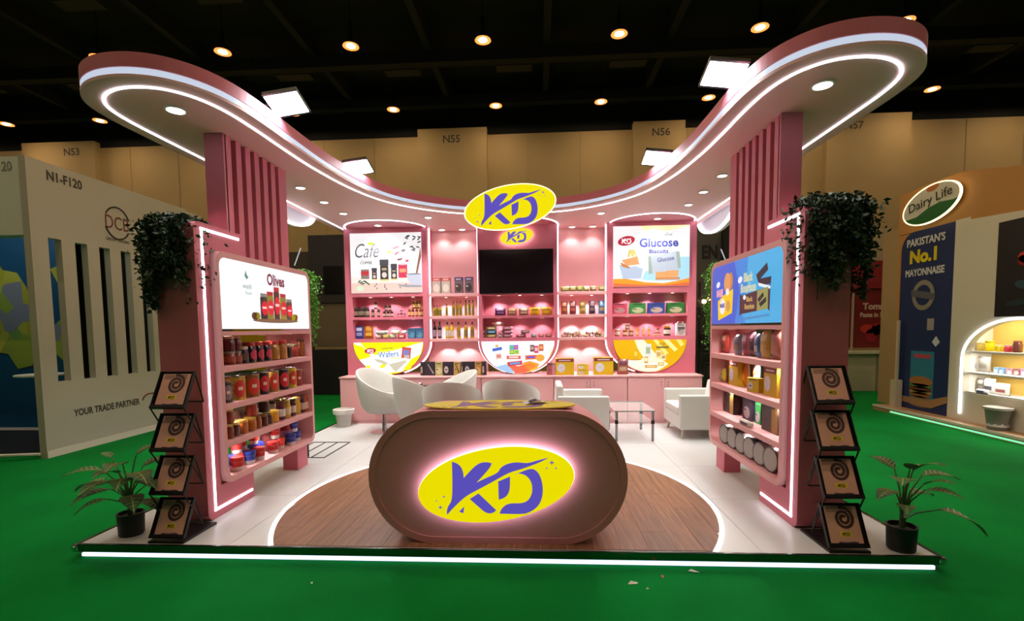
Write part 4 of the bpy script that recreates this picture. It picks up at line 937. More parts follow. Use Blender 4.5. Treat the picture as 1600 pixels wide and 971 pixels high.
row((646.5, 651, 655.5), 480, Y1, z+.14, jar(.024, .13, '8a5a24', '9a7a44', 'd8b870'), 'drink_can', 'slim golden can stacked on top of the others in the niche', 'can', 'slim golden cans')
# ---- coffee panel, lower niche
z = ZS2
row((561.8,), 520, Y1, z, pouch(.155, .22, .06, '28408a', '8a98c0', 'c8d0e8'), 'snack_bag', 'deep blue snack bag in the lower niche of the coffee panel', 'snack bag', 'snack bags')
row((576.5,), 520, Y1, z, pouch(.165, .215, .06, 'b06a1c', 'e8b850', 'd89a3a'), 'snack_bag', 'golden orange snack bag in the lower niche of the coffee panel', 'snack bag', 'snack bags')
for u, w_, a, b in ((592, .115, 'b08a86', 'd8c8b8'), (603, .11, 'a09a4a', 'd8d08a'), (614, .12, '8a9a7a', 'c8c8a8'), (628, .13, 'b04a48', 'e8d8c8')):
    row((u,), 520, Y1, z, bar(w_, .075, .08, a, b), 'wafer_pack', cname(a)+' wafer pack in the bottom layer of the lower coffee niche', 'wafer pack', 'wafer packs in the lower coffee niche')
for u, w_, a, b in ((597, .2, '9aa8a0', 'd8d8c8'), (619, .15, 'b8a070', 'f0e0b0'), (632, .1, 'a8b8c8', 'e0e8f0')):
    row((u,), 520, Y1, z+.078, bar(w_, .06, .08, a, b), 'wafer_pack', cname(a)+' wafer pack in the top layer of the lower coffee niche', 'wafer pack', 'wafer packs in the lower coffee niche')
row((642.8, 655.8), 520, Y1-.02, z, carton(.13, .1, .175, '3f7aa0', None, '5aa0b8', 'c'), 'wafer_box', 'teal blue box in the lower niche of the coffee panel', 'box', 'teal blue boxes')
# ---- bay between coffee panel and television
y = 4.95
for u, w_ in ((681.8, 'touching the coffee panel'), (696.5, 'beside the purple-topped cartons')): row((u,), 445, y, 2.137, carton(.145, .1, .27, 'b8a89e', 'c23a30', 'd8d0c0', 'c'), 'mix_box', 'red and white carton on the top bay shelf, '+w_, 'carton', 'red cartons')
for u, w_ in ((716.5, 'beside the red cartons'), (732.5, 'beside the television')): row((u,), 445, y, 2.137, carton(.14, .1, .27, '6a5a60', '4a2a6a', '3a2c28', 'c'), 'mix_box', 'purple-topped carton on the top bay shelf, '+w_, 'carton', 'purple cartons')
for us, liq, cap, h, lab in (((678.3, 682.9, 687.6), 'a08a10', 'a8443c', .185, 'short olive oil bottle with a red cap'), ((698,), 'a89010', '2c2420', .2, 'single slim olive oil bottle'), ((708.5, 714, 719.5), 'a08810', 'a8443c', .25, 'olive oil bottle with a red cap, one of three'), ((728, 733.5, 739), 'a08810', '241e1c', .26, 'olive oil bottle with a black cap, one of three')):
    row(us, 480, y, 1.759, bottle(.025 if len(us) > 1 else .02, h, liq, cap, '7a6a20'), 'oil_bottle', lab+' on the middle bay shelf', 'bottle', 'olive oil bottles')
for us, liq, cap, lb, h, lab in (((679, 687.2), '2a1820', '241a20', '9a8a98', .29, 'dark vinegar bottle with a grey label'), ((699, 706.3), 'd8b010', '4a2a1c', 'c8c0a8', .275, 'bright yellow oil bottle with a pale label'), ((716.6, 728, 738), 'c09a10', '3a2a1c', '8a7040', .275, 'amber oil bottle with a brown label')):
    row(us, 515, y, 1.377, bottle(.034, h, liq, cap, lb), 'oil_bottle', lab+' on the lowest bay shelf', 'bottle', 'tall bottles on the lowest bay shelf')
# ---- snack boxes on the worktop
for u0, u1, base, pt, ty in ((657, 664, '2a2224', 'b8aca0', 'o'), (664.3, 680, '28222a', 'a8a0a8', 's'), (680.2, 692, 'b8b070', 'd8d0a0', 'c'), (692.8, 708.5, '241c22', 'c8bcbc', 'o'), (709, 719.5, 'b89a54', '3a2c28', 's'), (720.5, 725, '3a2c2c', 'b8a890', 'o'), (725.2, 741.5, '241e26', 'b8b4b8', 'o'), (742, 752.5, 'b08a44', 'd0b070', 'c'), (753, 760, '3a2024', 'c0a8a0', 'o')):
    x0, x1 = wallx(u0, 575, 4.7), wallx(u1, 575, 4.7)
    put(carton(round(x1-x0-.004, 3), .08, .225, base, None, pt, ty), 'snack_box', ('black' if int(base[0:2], 16) < 90 else 'gold')+' snack box in the row on the worktop behind the tub chairs', 'box', 'black and gold snack boxes', ((x0+x1)/2, 4.68, .769))
# ---- television panel niches
for u, w_, a, b in ((781.8, .185, '5a1f4a', '8a6a9a'), (800, .165, '9a6a50', 'b8a078'), (818.2, .16, '8a6a52', 'c8b898')):
    row((u,), 485, Y1, ZS1, pouch(w_, .125, .06, a, b, b), 'biscuit_pack', ('purple' if a[0] == '5' else 'brown')+' biscuit pack in the upper niche of the television panel', 'biscuit pack', 'biscuit packs under the television')
row((835.8, 854), 485, Y1, ZS1, pouch(.175, .13, .06, 'e0b414', 'e8c83a', 'a87a1c'), 'biscuit_pack', 'yellow biscuit pack in the upper niche of the television panel', 'biscuit pack', 'biscuit packs under the television')
for u, lv, w_, a, b in ((755.5, 0, .07, 'a85a5c', 'd8c0b0'), (755.5, 1, .07, '9a7a5c', 'd8c0b0'), (768, 0, .18, 'a89a54', 'd8cf9a'), (768, 1, .18, '3a7ab0', '9ad0e0'), (768, 2, .18, 'b09a6a', 'e0d8a8'), (793, 0, .17, 'a05a6a', 'd0a8b0'), (793, 1, .17, '8a4a5c', 'c8a0b0'), (793, 2, .17, 'a86a78', 'd8b8c0'), (778, 3, .2, 'b0786c', 'e0c0b0'), (781.5, 0, .06, '7a8a9a', 'c0c8d0'), (781.5, 1, .06, 'b87a80', 'e0c0c8'), (814, 0, .17, '8a3a48', 'c09098'), (821, 1, .16, '7a5a5a', 'b89a98'), (834, 0, .09, '6a8a8a', 'b0c0c0'), (845.5, 0, .1, 'a05058', 'd0a0a0'), (857, 0, .11, '9a5a58', 'd0a8a0')):
    row((u,), 522, Y1, ZS2, bar(w_, .062, .09, a, b), 'wafer_pack', cname(a)+' wafer pack, %s of the stacks in the lower television niche' % ('bottom', 'second', 'third', 'top')[lv], 'wafer pack', 'stacked wafer packs under the television', dz=.064*lv)
# ---- bay between television and glucose panel
for u, w_, a, b in ((883, .16, 'b09a4c', 'd8cf8a'), (895, .12, 'a89a50', 'd8d090'), (905.5, .1, '9aa84c', 'd0d88a'), (916, .1, 'b0b860', 'e0e0a0'), (927, .1, 'b08a5c', 'd8c8a0'), (940, .11, 'a8a058', 'd8d098')):
    row((u,), 448, y, 2.137, bar(w_, .085, .1, a, b), 'biscuit_pack', cname(a)+' low pack on the top shelf next to the glucose panel', 'biscuit pack', 'khaki packs on the top bay shelf')
for u, a, b, c, nm in ((881.6, '9a4a24', 'c87a4a', 'd8a888', 'rust orange'), (895, '7a2a2c', 'c86a60', 'd8a8a0', 'dark red'), (910, 'a8823c', 'd0b060', 'e0d090', 'golden'), (925, '3f2238', '8a6a70', 'b89aa8', 'dark plum'), (940.2, '3a78a8', 'c09a60', '9ac8e0', 'sky blue')):
    row((u,), 480, y, 1.759, pouch(.108, .215, .06, a, b, c), 'snack_pack', nm+' tall snack pack on the middle shelf next to the glucose panel', 'snack pack', 'tall snack packs')
for lv, us, w_ in ((0, (880.5, 889, 897.5, 906, 915, 924, 933, 940.5), .085), (1, (885, 894, 903, 919, 928.5, 936), .085)):
    for i, u in enumerate(us):
        a = ('8a4a3c', 'a08a34', '7a4a3c', 'a85a5a', 'b0a03c', '9a5a60')[(i+lv*2) % 6]
        row((u,), 515, y, 1.377, bar(w_, .045, .07, a, 'd8c8b0'), 'chocolate_bar', cname(a)+' little wrapped bar, %s layer, below the tall snack packs' % ('lower', 'upper')[lv], 'snack bar', 'little wrapped bars', dz=.046*lv)
for u, w_, h, lab in ((882.5, .3, .27, 'large yellow biscuit box on the worktop next to the striped red pack'), (943, .31, .28, 'large yellow biscuit box on the worktop next to the brown snack bag')):
    put(carton(w_, .12, h, 'd8b818', '8a2c34', 'dcdcea', 'o'), 'biscuit_box', lab, 'box', 'large yellow biscuit boxes', (wallx(u, 580, 4.66), 4.64, .769))
put(carton(.14, .1, .2, 'a85a60', None, 'c8888a', 'h'), 'biscuit_box', 'striped red pack standing beside a large yellow biscuit box', 'box', None, (wallx(861.2, 580, 4.66), 4.64, .769))
for k in range(2): put(carton(.18, .1, .085, 'd8c030', None, 'e6e6ee', 'o'), 'biscuit_box', ('lower', 'upper')[k]+' of two small yellow boxes stacked between the large yellow boxes', 'box', 'small yellow boxes', (wallx(911, 580, 4.66), 4.64, .769+.086*k))
put(pouch(.175, .25, .07, '9a5a44', 'b8a888', '6a3a50'), 'snack_bag', 'brown snack bag on the worktop at the foot of the glucose panel', 'snack bag', None, (wallx(973, 580, 4.68), 4.68, .769))
# ---- glucose panel niches
for u, a, b, c, w_, nm in ((968.3, 'c84a5e', 'b08a8a', 'd87a88', .24, 'rose red'), (996.5, '2f8a3c', 'b8c89a', '8ad080', .26, 'leaf green'), (1026, '2f4f9c', 'c0b8a8', '9ab0e0', .27, 'royal blue'), (1056, '2c8034', 'c8c8a0', 'a0d070', .28, 'bright green')):
    row((u,), 485, Y1-.02, ZS1, carton(w_, .1, .18, a, None, b, 'c'), 'biscuit_box', nm+' flat box in the upper niche of the glucose panel', 'box', 'flat boxes in the glucose niche')
row((964.5,), 520, Y1, ZS2, jar(.042, .125, 'a8683c', 'f0e8dc', 'd8c0b0'), 'honey_jar', 'lone honey jar with a white lid in the glucose panel niche', 'jar', 'honey jars')
row((976.6, 986), 520, Y1, ZS2, jar(.04, .11, '8a4a24', 'c89a48', 'd8b898'), 'honey_jar', 'honey jar with a golden lid at the base of a stack of three', 'jar', 'honey jars')
row((980.5,), 520, Y1, ZS2+.11, jar(.038, .1, '9a5a2c', 'f0e6d8', 'd8b898'), 'honey_jar', 'honey jar on top of the stack of three', 'jar', 'honey jars')
row((995.8, 1005.6, 1014), 520, Y1, ZS2, bottle(.027, .16, 'd08a3c', 'c06048', 'e0b090'), 'sauce_bottle', 'small amber squeeze bottle in the glucose panel niche', 'bottle', 'small squeeze bottles')
row((1024, 1030.5), 520, Y1, ZS2, jar(.024, .055, '8a5a34', '9a4a3c', 'd8b080'), 'spread_jar', 'tiny spread jar beside the squeeze bottles', 'jar', 'tiny spread jars')
row((1027.5,), 520, Y1, ZS2+.055, jar(.024, .07, '7a4a34', '8a4038', 'c89a80'), 'spread_jar', 'topmost tiny spread jar beside the squeeze bottles', 'jar', 'tiny spread jars')
row((1042.5,), 520, Y1, ZS2, jar(.058, .165, '4a2c20', 'd8a01c', 'd0c0b4'), 'spread_jar', 'big brown spread jar with a yellow lid in the glucose panel niche', 'jar', None)
t = put(carton(.145, .09, .2, 'd4d2cc', None, 'a8a8a4', 'c'), 'oil_can', 'white rectangular can with a dark print in the glucose panel niche', 'can', None, (wallx(1063, 520, Y1), Y1-.04, ZS2))
MB().lathe([(.018, 0), (.018, .03), (.014, .034)], 10, (.035, .045, .2)).build('cap', P('e8e4de', .4), t, True); MB().tube([(-.05, .045, .2), (-.045, .045, .225), (.0, .045, .225), (.01, .045, .2)], .006, 6).build('handle', P('cac8c2', .4), t, True)
MB().box(-.055, .06, -.0026, -.001, .1, .145).build('printed_title', P('5a5a58', .5), t)

# ---- olives unit; u gives the place along the shelf
def sput(s, u, v, xd, z, parts, name, label, cat, group, dz=0, tw=0):
    p = pX(s*xd, u, v); return put(parts, name, label, cat, group, (s*xd, p.y, z+dz), -s*PI/2+tw)
o1 = "on the olives unit's top shelf"; z = ZT[0]+.001
for u in (358.5, 369):
    sput(-1, u, 565, 2.36, z, jar(.052, .12, '7a2c24', '8a8478', '9a4a38'), 'pickle_jar', 'lower jar of a stacked pair of dark red jars '+o1, 'jar', 'stacked dark red jars')
    sput(-1, u, 565, 2.36, z+.121, jar(.05, .13, '6a1f26', 'd8b0a4', None), 'pickle_jar', 'upper jar of a stacked pair of dark red jars '+o1, 'jar', 'stacked dark red jars')
sput(-1, 350, 570, 2.42, z, jar(.05, .25, '6a2420', '9a3a34', '7a3428'), 'pickle_jar', 'tall dark red jar behind the stacked pairs '+o1, 'jar', None)
sput(-1, 379.5, 565, 2.34, z, jar(.05, .155, '2c2424', 'c8c0b8', '54443c'), 'pickle_jar', 'dark jar with a pale lid next to the stacked red jars', 'jar', None)
for u in (389.5, 401.5, 414): sput(-1, u, 562, 2.34, z, jar(.062, .19, '2a1a1c', 'b83a34', 'seal'), 'olive_jar', ('red-sealed black olive jar %s ' % {389.5: 'beside the pale-lidded jar', 401.5: 'in the middle of three', 414: 'beside the amber jars'}[u])+o1, 'jar', 'black olive jars')
for u in (426, 438.5): sput(-1, u, 560, 2.34, z, jar(.068, .195, 'a87428', 'c23c34', None), 'pickle_jar', 'amber pickle jar with a red lid '+o1, 'jar', 'amber pickle jars')
for u, bd_, ld, h, nm in ((450, '3a2a1e', 'd8d0c0', .15, 'small dark brown jar with a pale lid'), (459.5, '8a2c24', '6a5a3c', .145, 'small brick red jar'), (469.7, '9a5a2c', '7a4a30', .2, 'tall slim amber jar'), (476.5, '8a4a44', '8a6a5c', .13, 'small pinkish brown jar')):
    sput(-1, u, 556, 2.36, z, jar(.046, h, bd_, ld, None), 'pickle_jar', nm+" on the olives unit's top shelf", 'jar', None)
z = ZT[1]+.001
for u, bd_, sp, lb, r, nm in ((351.5, '3a2e34', 1, '8a7a88', .058, 'black speckled'), (369, 'c09a3c', 1, 'd03a34', .078, 'yellow'), (390, '8a5a24', 1, 'd8382c', .088, 'brown'), (408.8, '2a2226', 1, 'd02a38', .07, 'black and white'), (424, '9a6a2c', 1, 'd8402c', .075, 'tan'), (440, '241e22', 1, 'cc2238', .075, 'plain black'), (454, 'c8b42c', 1, 'd84a34', .066, 'lemon yellow'), (464, '8a3228', 0, '9a3a30', .058, 'russet')):
    sput(-1, u, 615, 2.35, z, tin(r, .215 if r > .06 else .18, bd_, lb, sp), 'olive_tin', nm+" olive tin on the olives unit's second shelf", 'tin', 'olive tins', tw=-.5)
o3 = "on the olives unit's third shelf"; z = ZT[2]+.001
for i, (u, bd_, ld, r, h) in enumerate(((356, '7a3a24', 'c8a860', .048, .125), (365.5, '5a2a1e', 'd8b060', .05, .125), (377.5, 'a0501e', 'd0a050', .056, .125), (390.8, 'a8641c', 'c8a040', .056, .13), (401.3, '9a4e1e', '8a5a2c', .046, .12), (411.5, '5a2a1c', '8a6a34', .046, .115), (419, '4e241a', '7a5a2c', .042, .115), (428.5, 'c8841c', 'd8a83c', .05, .125))):
    sput(-1, u, 670, 2.34, z, jar(r, h, bd_, ld, None), 'jam_jar', cname(bd_)+' jam jar in the front row '+o3, 'jar', 'jam jars in the front row')
for u, bd_, ld, h in ((356, '8a3c20', 'e0c880', .125), (394, 'a03a26', 'a8884c', .13), (413, '3f241c', 'd8d0b0', .13)):
    sput(-1, u, 655, 2.345, z+.131, jar(.05, h, bd_, ld, None), 'jam_jar', cname(bd_)+' jam jar stacked on the front row '+o3, 'jar', 'stacked jam jars')
for u, bd_, ld in ((368, '7a5a44', '9a8a78'), (376, '6a5040', 'b8aca0'), (385, '2e2a20', 'a8902c'), (403, 'b0a08a', '3a2c20'), (425, 'b0a48c', '4a3420'), (435, 'a8a090', '8a8a3c'), (443, 'b8b0a0', '4a3c2c'), (451, '9a5a48', 'a85a48')):
    sput(-1, u, 655, 2.48, z, jar(.045, .19, bd_, ld, 'd0c6b4'), 'honey_bottle', 'tall pale jar with a %s lid, back row ' % cname(ld)+o3, 'jar', 'tall jars in the back row')
for u, bd_, ld, lb in ((438.5, '5a2224', '6a3434', 'd8d0c4'), (447.3, 'c8982c', 'b89a4c', 'd8c8a0'), (456, '4a2024', '3a2420', 'c8b8b0'), (463.3, 'c0901c', 'a88a3c', None), (470.5, '3f1a20', '5a2c24', 'b89a90'), (475.5, 'b0582c', 'b05a3c', 'd8b8a0')):
    sput(-1, u, 650, 2.34, z, jar(.047, .19, bd_, ld, lb), 'syrup_jar', cname(bd_)+' tall syrup jar at the far end '+o3, 'jar', 'labelled syrup jars')
o4 = "on the olives unit's bottom shelf"; z = ZT[3]+.001; RED, BLU = ('e6ded8', 'c8302c'), ('e4e4e6', '2c3f9c')
for u, v, xd, lv, c, r, nm in ((358.5, 730, 2.42, 0, BLU, .045, 'b'), (371, 730, 2.40, 0, RED, .05, 'r'), (380.5, 725, 2.44, 0, RED, .048, 'r'), (371, 730, 2.40, 1, RED, .048, 'r'), (379, 725, 2.44, 1, RED, .046, 'r'), (372.3, 745, 2.32, 0, RED, .052, 'r'), (390.5, 730, 2.34, 0, BLU, .052, 'b'), (406, 725, 2.33, 0, RED, .05, 'r'), (397, 715, 2.46, 0, BLU, .05, 'b'), (404, 712, 2.47, 0, BLU, .05, 'b'), (397, 712, 2.46, 1, RED, .045, 'r'), (427.5, 712, 2.33, 0, RED, .05, 'r'), (438, 710, 2.35, 0, RED, .046, 'r'), (431, 705, 2.38, 1, RED, .046, 'r'), (455, 702, 2.33, 0, BLU, .048, 'b'), (463, 698, 2.37, 0, BLU, .05, 'b'), (459, 695, 2.36, 1, BLU, .048, 'b')):
    sput(-1, u, v, xd, z, tub(r, .12, *c), 'spread_tub', ('%s-lidded spread tub %s '+o4) % (('red', 'blue')[nm == 'b'], 'stacked on another' if lv else 'standing'), 'tub', 'spread tubs', dz=.121*lv)
sput(-1, 445, 700, 2.44, z, jar(.078, .25, 'b83a3c', 'd0b48c', 'b87a9c'), 'spread_jar', 'big red jar with a pale lid among the spread tubs', 'jar', None)
sput(-1, 416, 710, 2.46, z, jar(.055, .2, '7a3a3c', '8a4a48', None), 'spread_jar', 'dull red jar standing behind the red spread tubs', 'jar', None)
sput(-1, 408, 705, 2.5, z, carton(.09, .06, .22, 'd0ccbc', None, 'b0aca0', 'c'), 'spread_box', 'plain white carton behind the red and blue tubs', 'box', None)

# ---- biscuit unit
z = ZT[0]+.001
for u, w_, h, a, b, c, nm in ((1134.5, .15, .27, 'a83a30', '6a3a2c', 'd8b8a0', 'brick red rusk bag with a cream label'), (1154, .17, .255, '6a7088', '9a7a60', '8a8aa0', 'grey blue cake roll pack'), (1166.5, .13, .28, 'a8546c', '7a4a54', 'c8b0b8', 'pink striped biscuit roll'), (1176.5, .13, .29, '4e2c34', '5a343c', '6a444c', 'dark brown biscuit roll'), (1186, .085, .27, '4a7ab0', 'c8ccd8', '8a90b0', 'blue and silver biscuit roll'), (1197.5, .17, .31, 'b8963c', 'c8a060', 'd8c8a0', 'golden biscuit pouch'), (1216, .2, .32, '9a5448', 'a86450', '8a4a4c', 'large brown biscuit pouch')):
    sput(1, u, 545, 2.38, z, pouch(w_, round(h*.8, 3), .08, a, b, c), 'biscuit_pouch', nm+" upright on the biscuit unit's top shelf", 'biscuit pack', 'upright biscuit packs')
z = ZT[1]+.001; o2 = "on the biscuit unit's second shelf"
sput(1, 1124, 585, 2.36, z, bar(.13, .1, .1, 'b08a80', '6a4a40'), 'biscuit_roll', 'pale brown biscuit roll at the far end '+o2, 'biscuit pack', None)
sput(1, 1131.5, 590, 2.38, z, pouch(.09, .15, .05, 'c8b42c', 'd8cc50', 'c8b83c'), 'biscuit_pouch', 'little yellow pouch next to the pale brown roll '+o2, 'biscuit pack', None)
sput(1, 1145.5, 590, 2.36, z, carton(.235, .1, .255, 'd0ae1c', '8a2c30', 'd8d4e6', 'o'), 'biscuit_box', 'yellow red-banded box beside the shiny orange pouch '+o2, 'box', 'yellow biscuit boxes on the unit')
sput(1, 1164.5, 590, 2.44, z, pouch(.13, .26, .08, 'd8780c', 'e8a838', 'c05a10'), 'biscuit_pouch', 'shiny orange pouch between the two yellow boxes '+o2, 'biscuit pack', None)
sput(1, 1176, 605, 2.33, z, carton(.15, .07, .13, 'd0b424', None, 'dcd8ea', 'o'), 'biscuit_box', 'small yellow box lying before the orange pouch '+o2, 'box', None, tw=.3)
sput(1, 1183, 590, 2.42, z, pouch(.13, .24, .06, 'd8d4d0', 'e8683c', 'f09060'), 'biscuit_pouch', 'white and orange pouch leaning behind the small yellow box '+o2, 'biscuit pack', None)
sput(1, 1203, 605, 2.345, z, carton(.24, .13, .258, 'd0ae1c', '8a2c30', 'd8d4e6', 'o'), 'biscuit_box', 'yellow red-banded box beside the bright yellow bag '+o2, 'box', 'yellow biscuit boxes on the unit')
sput(1, 1224, 600, 2.40, z, pouch(.075, .22, .07, 'f0d808', 'f4e040', 'e8c808'), 'biscuit_pouch', 'bright yellow bag in the corner '+o2, 'biscuit pack', None)
z = ZT[2]+.001; o3 = "on the biscuit unit's third shelf"
sput(1, 1138.5, 635, 2.38, z, carton(.25, .07, .235, '3c2a2c', None, 'b08a44', 'h'), 'cake_box', 'dark brown box with a gold side '+o3, 'box', None)
sput(1, 1166.5, 650, 2.40, z, carton(.19, .07, .23, '34283a', None, 'b8a8b0', 'c'), 'cake_box', 'dark violet box with a pale round print '+o3, 'box', None)
sput(1, 1184, 648, 2.42, z, carton(.12, .07, .2, '1f7a34', None, 'a890a0', 'c'), 'cake_box', 'green box beside the dark violet one '+o3, 'box', None)
sput(1, 1202, 668, 2.36, z, carton(.3, .08, .25, '4a3c3e', None, 'b0884c', 'h'), 'cake_box', 'large charcoal box with a tan side '+o3, 'box', None)
sput(1, 1166, 665, 2.285, z, bar(.26, .05, .05, 'c8bcb4', '3a3034'), 'biscuit_roll', 'silver wrapped roll lying across the front '+o3, 'biscuit pack', None)
z = ZT[3]+.001
for u, v, r, sd_, nm in ((1131, 700, .1, 'b89a94', 'far-end'), (1143.5, 705, .102, '8a8078', ''), (1156.5, 712, .1, 'c0908c', ''), (1170, 720, .102, '4a4444', ''), (1186, 730, .102, '9a8e88', ''), (1203, 742, .106, 'd8606c', 'rose-sided')):
    sput(1, u, v, 2.30, z, round_tin(r, .085, sd_, 'a39c97'), 'round_tin', ("round tin with a rose pink side on the biscuit unit's bottom shelf" if nm == 'rose-sided' else 'round grey-lidded tin stood on edge, %s along from the rose pink tin' % ('fifth', 'fourth', 'third', 'second', 'next')[(1131, 1143.5, 1156.5, 1170, 1186).index(u)]), 'tin', 'round tins on edge', tw=.12)
for u in (1168, 1200): sput(1, u, 712, 2.47, z, carton(.3, .06, .24, '4a3a80', None, 'c8c0d8', 'c'), 'gift_box', 'violet box standing behind the round tins', 'box', 'violet boxes behind the tins')
# ================================================================ NEIGHBOURING STANDS
# ---- white slotted stand beyond the olives unit
nb = thing('exhibition_stand', 'white exhibition stand with five tall slots, dark lettering and a wall map inside', 'exhibition stand', (-6.1, 4.0, G))
NM = Matrix.Translation((6.1, -4.0, -G)); DW = P('b4ae9f', .7)
def NB(m, name, mat=DW, **k): return m.xf(NM).build(name, mat, nb, **k)
X0, X1 = -6.175, -6.08; slots = [(2.88, 3.06), (3.255, 3.44), (3.63, 3.81), (4.0, 4.18), (4.37, 4.55)]
NB(MB().box(X0, X1, 2.66, 5.45, G, .885), 'slot_wall'); NB(MB().box(X0, X1, 2.66, 5.45, 2.8, 3.78), 'slot_wall')
ed = [2.66]+[v for p in slots for v in p]+[5.45]
for i in range(0, len(ed), 2): NB(MB().box(X0, X1, ed[i], ed[i+1], .885, 2.8), 'slot_mullion')
NB(MB().box(X1-.001, X1+.012, 2.66, 5.45, G, G+.09), 'skirting', P('d5cfc0', .6))
NB(MB().box(-10.5, X0, 2.68, 2.86, 2.8, 3.78), 'header_beam', P('d9dad0', .7)); NB(MB().box(-10.5, X0, 2.86, 6.0, 3.70, 3.78), 'roof_board', DW)  # header beam coloured whiter to carry the light falling on it
NB(MB().box(-10.5, -7.42, 4.42, 4.5, G, 3.7), 'map_wall', P('17507e', .5))
NB(MB().box(-10.5, -7.42, 4.40, 4.42, G, G+.05), 'skirting', WHITE); NB(MB().box(-9.0, -6.3, 5.36, 5.45, G, 3.7), 'dark_backing', P('3a2f26', .6)); NB(MB().box(-10.5, -6.3, 2.9, 4.4, G, G+.008), 'carpet_piece', P('0c1626', .9))  # dark backing wall added so the slots look into a dark interior
NB(MB().box(-9.0, -7.0, 3.3, 3.6, 3.66, 3.7), 'ceiling_panel', E('eafff6', 5))
MM = mapmat()
for pl in ([(-10.4,1.35),(-10.4,2.75),(-9.6,2.7),(-8.9,2.85),(-8.75,2.6),(-8.5,2.55),(-8.35,2.3),(-8.25,1.9),(-8.3,1.5),(-8.2,1.25),(-8.35,1.0),(-8.6,.95),(-8.75,1.2),(-9.0,1.25),(-9.2,1.0),(-9.6,1.1)], [(-8.0,1.6),(-7.8,1.75),(-7.62,1.6),(-7.55,1.2),(-7.7,1.0),(-7.9,1.2)], [(-7.9,2.6),(-7.6,2.7),(-7.5,2.4),(-7.7,2.2)]):
    NB(MB().prism([(a+.22, b) for a, b in pl], 4.405, 4.42, 'y'), 'map_land', MM)
def ntext(s, p, w_, h, rz, hx='3a322a', **k):
    o = text(nb, s, 0, 0, w_, P(hx, .6), h=h, z=0, **k); o.matrix_local = NM @ Matrix.Translation(p) @ Matrix.Rotation(rz, 4, 'Z') @ Matrix.Rotation(PI/2, 4, 'X'); return o
WX = X1+.003
ntext('N1-F120', (WX, 3.17, 3.62), .5, .13, PI/2, bold=.03); ntext('N1-F120', (-6.53, 2.676, 3.66), .5, .12, 0, '8a8a80', bold=.02)
ntext('DCB', (WX, 3.97, 3.21), .42, .2, PI/2, '6a2c26'); ntext('DREAM TRADING', (WX, 3.97, 2.95), .42, .045, PI/2)
ntext('YOUR TRADE PARTNER', (WX, 3.62, .43), 1.12, .1, PI/2, bold=.03)
c = MB()
for a0_, a1_ in ((.35, PI-.5), (PI+.35, 2*PI-.5)):
    pts = [(WX, 3.97+.22*math.cos(a), 3.21+.24*math.sin(a)) for a in [a0_+(a1_-a0_)*k/18 for k in range(19)]]; c.tube(pts, .012, 5)
NB(c, 'emblem_arcs', P('2c2622', .6)); NB(MB().tube([(WX, 4.24+.17*(1-math.cos(PI*k/14)), .43+.1*math.sin(PI*k/14)) for k in range(15)], .012, 5), 'handshake_arc', P('7a3a34', .6))
NB(MB().tube([(-6.16, 2.64, G+.06), (-7.2, 2.3, G+.1)], .02, 6), 'table_foot', P('d8d2c6', .5)); NB(MB().lathe([(.28, 1.0), (.3, 1.01), (.3, 1.03)], 24, (-7.1, 3.6, G)), 'table_disc', WHITE)
NB(MB().lathe([(.03, 0), (.03, 1.0)], 10, (-7.1, 3.6, G)), 'table_post', STEEL)
# ---- mayonnaise stand with a navy panel and an arched niche
mb_ = thing('exhibition_stand', 'tan, navy and white food stand with an oval sign and an arched product niche', 'exhibition stand', (7.4, 4.5, G))
NM2 = Matrix.Translation((-7.4, -4.5, -G))
def NC(m, name, mat, **k): return m.xf(NM2).build(name, mat, mb_, **k)
TAN = P('b98346', .6); NAVY = P('1b2c5e', .5); CRM = P('d8d0c0', .6)
XF = 7.06
NC(MB().box(6.78, 10, 1.0, 6.42, G, 0), 'stand_floor', P('a8835e', .5)); NC(MB().box(6.765, 6.785, 1.0, 6.42, -.035, .004), 'floor_edge', P('cfc8ba', .4))
NC(MB().box(6.77, 6.782, 1.0, 5.95, G+.02, G+.04), 'edge_light', E('7dffb4', 1.4))  # light strip tinted green, its glow on the carpet put into the colour
ox = [(6.35, 3.9), (5.68, 3.926), (5.04, 3.93), (4.86, 3.9), (4.0, 3.7), (2.0, 3.6)]
NC(MB().prism([(6.35, 3.17)]+ox+[(2.0, 2.95), (3.95, 3.03), (4.5, 3.10), (5.07, 3.17)], XF+.012, XF+.35, 'x'), 'top_fascia', TAN)
NC(MB().box(XF+.013, XF+.3, 5.07, 6.33, 0, 3.16), 'panel_back', TAN)
NC(MB().prism(rrect(5.075, 6.24, 0, 3.17, (0, 0, .3, 0)), XF+.004, XF+.012, 'x'), 'navy_panel', NAVY)
NC(MB().box(XF+.02, XF+.3, 6.33, 6.75, 0, 3.3), 'end_post', P('a88a62', .6))
# white wall with arch hole
AY0, AY1, AZ, AR = 3.05, 4.80, .97, .875; ac = (AY0+AY1)/2
arch = [(AY1, .45)]+[(ac+AR*math.cos(PI*k/28), AZ+.6*math.sin(PI*k/28)) for k in range(29)]+[(AY0, .45)]
arch_o = [(5.07, 0), (5.07, 3.2), (4.4, 3.09), (3.95, 3.03), (2.0, 2.95), (2.0, 0)]
NC(MB().box(XF, XF+.1, 2.0, 5.07, 0, .45), 'niche_wall', CRM); NC(MB().box(XF, XF+.1, AY1, 5.07, .45, 3.18), 'niche_wall', CRM); NC(MB().box(XF, XF+.1, 2.0, AY0, .45, 3.0), 'niche_wall', CRM)
m = [(ac+AR*math.cos(PI*k/28), AZ+.6*math.sin(PI*k/28)) for k in range(29)]
NC(MB().prism([(AY1, AZ)]+m[1:-1]+[(AY0, AZ), (AY0, 3.02), (AY1, 3.14)], XF, XF+.1, 'x'), 'niche_wall', CRM)
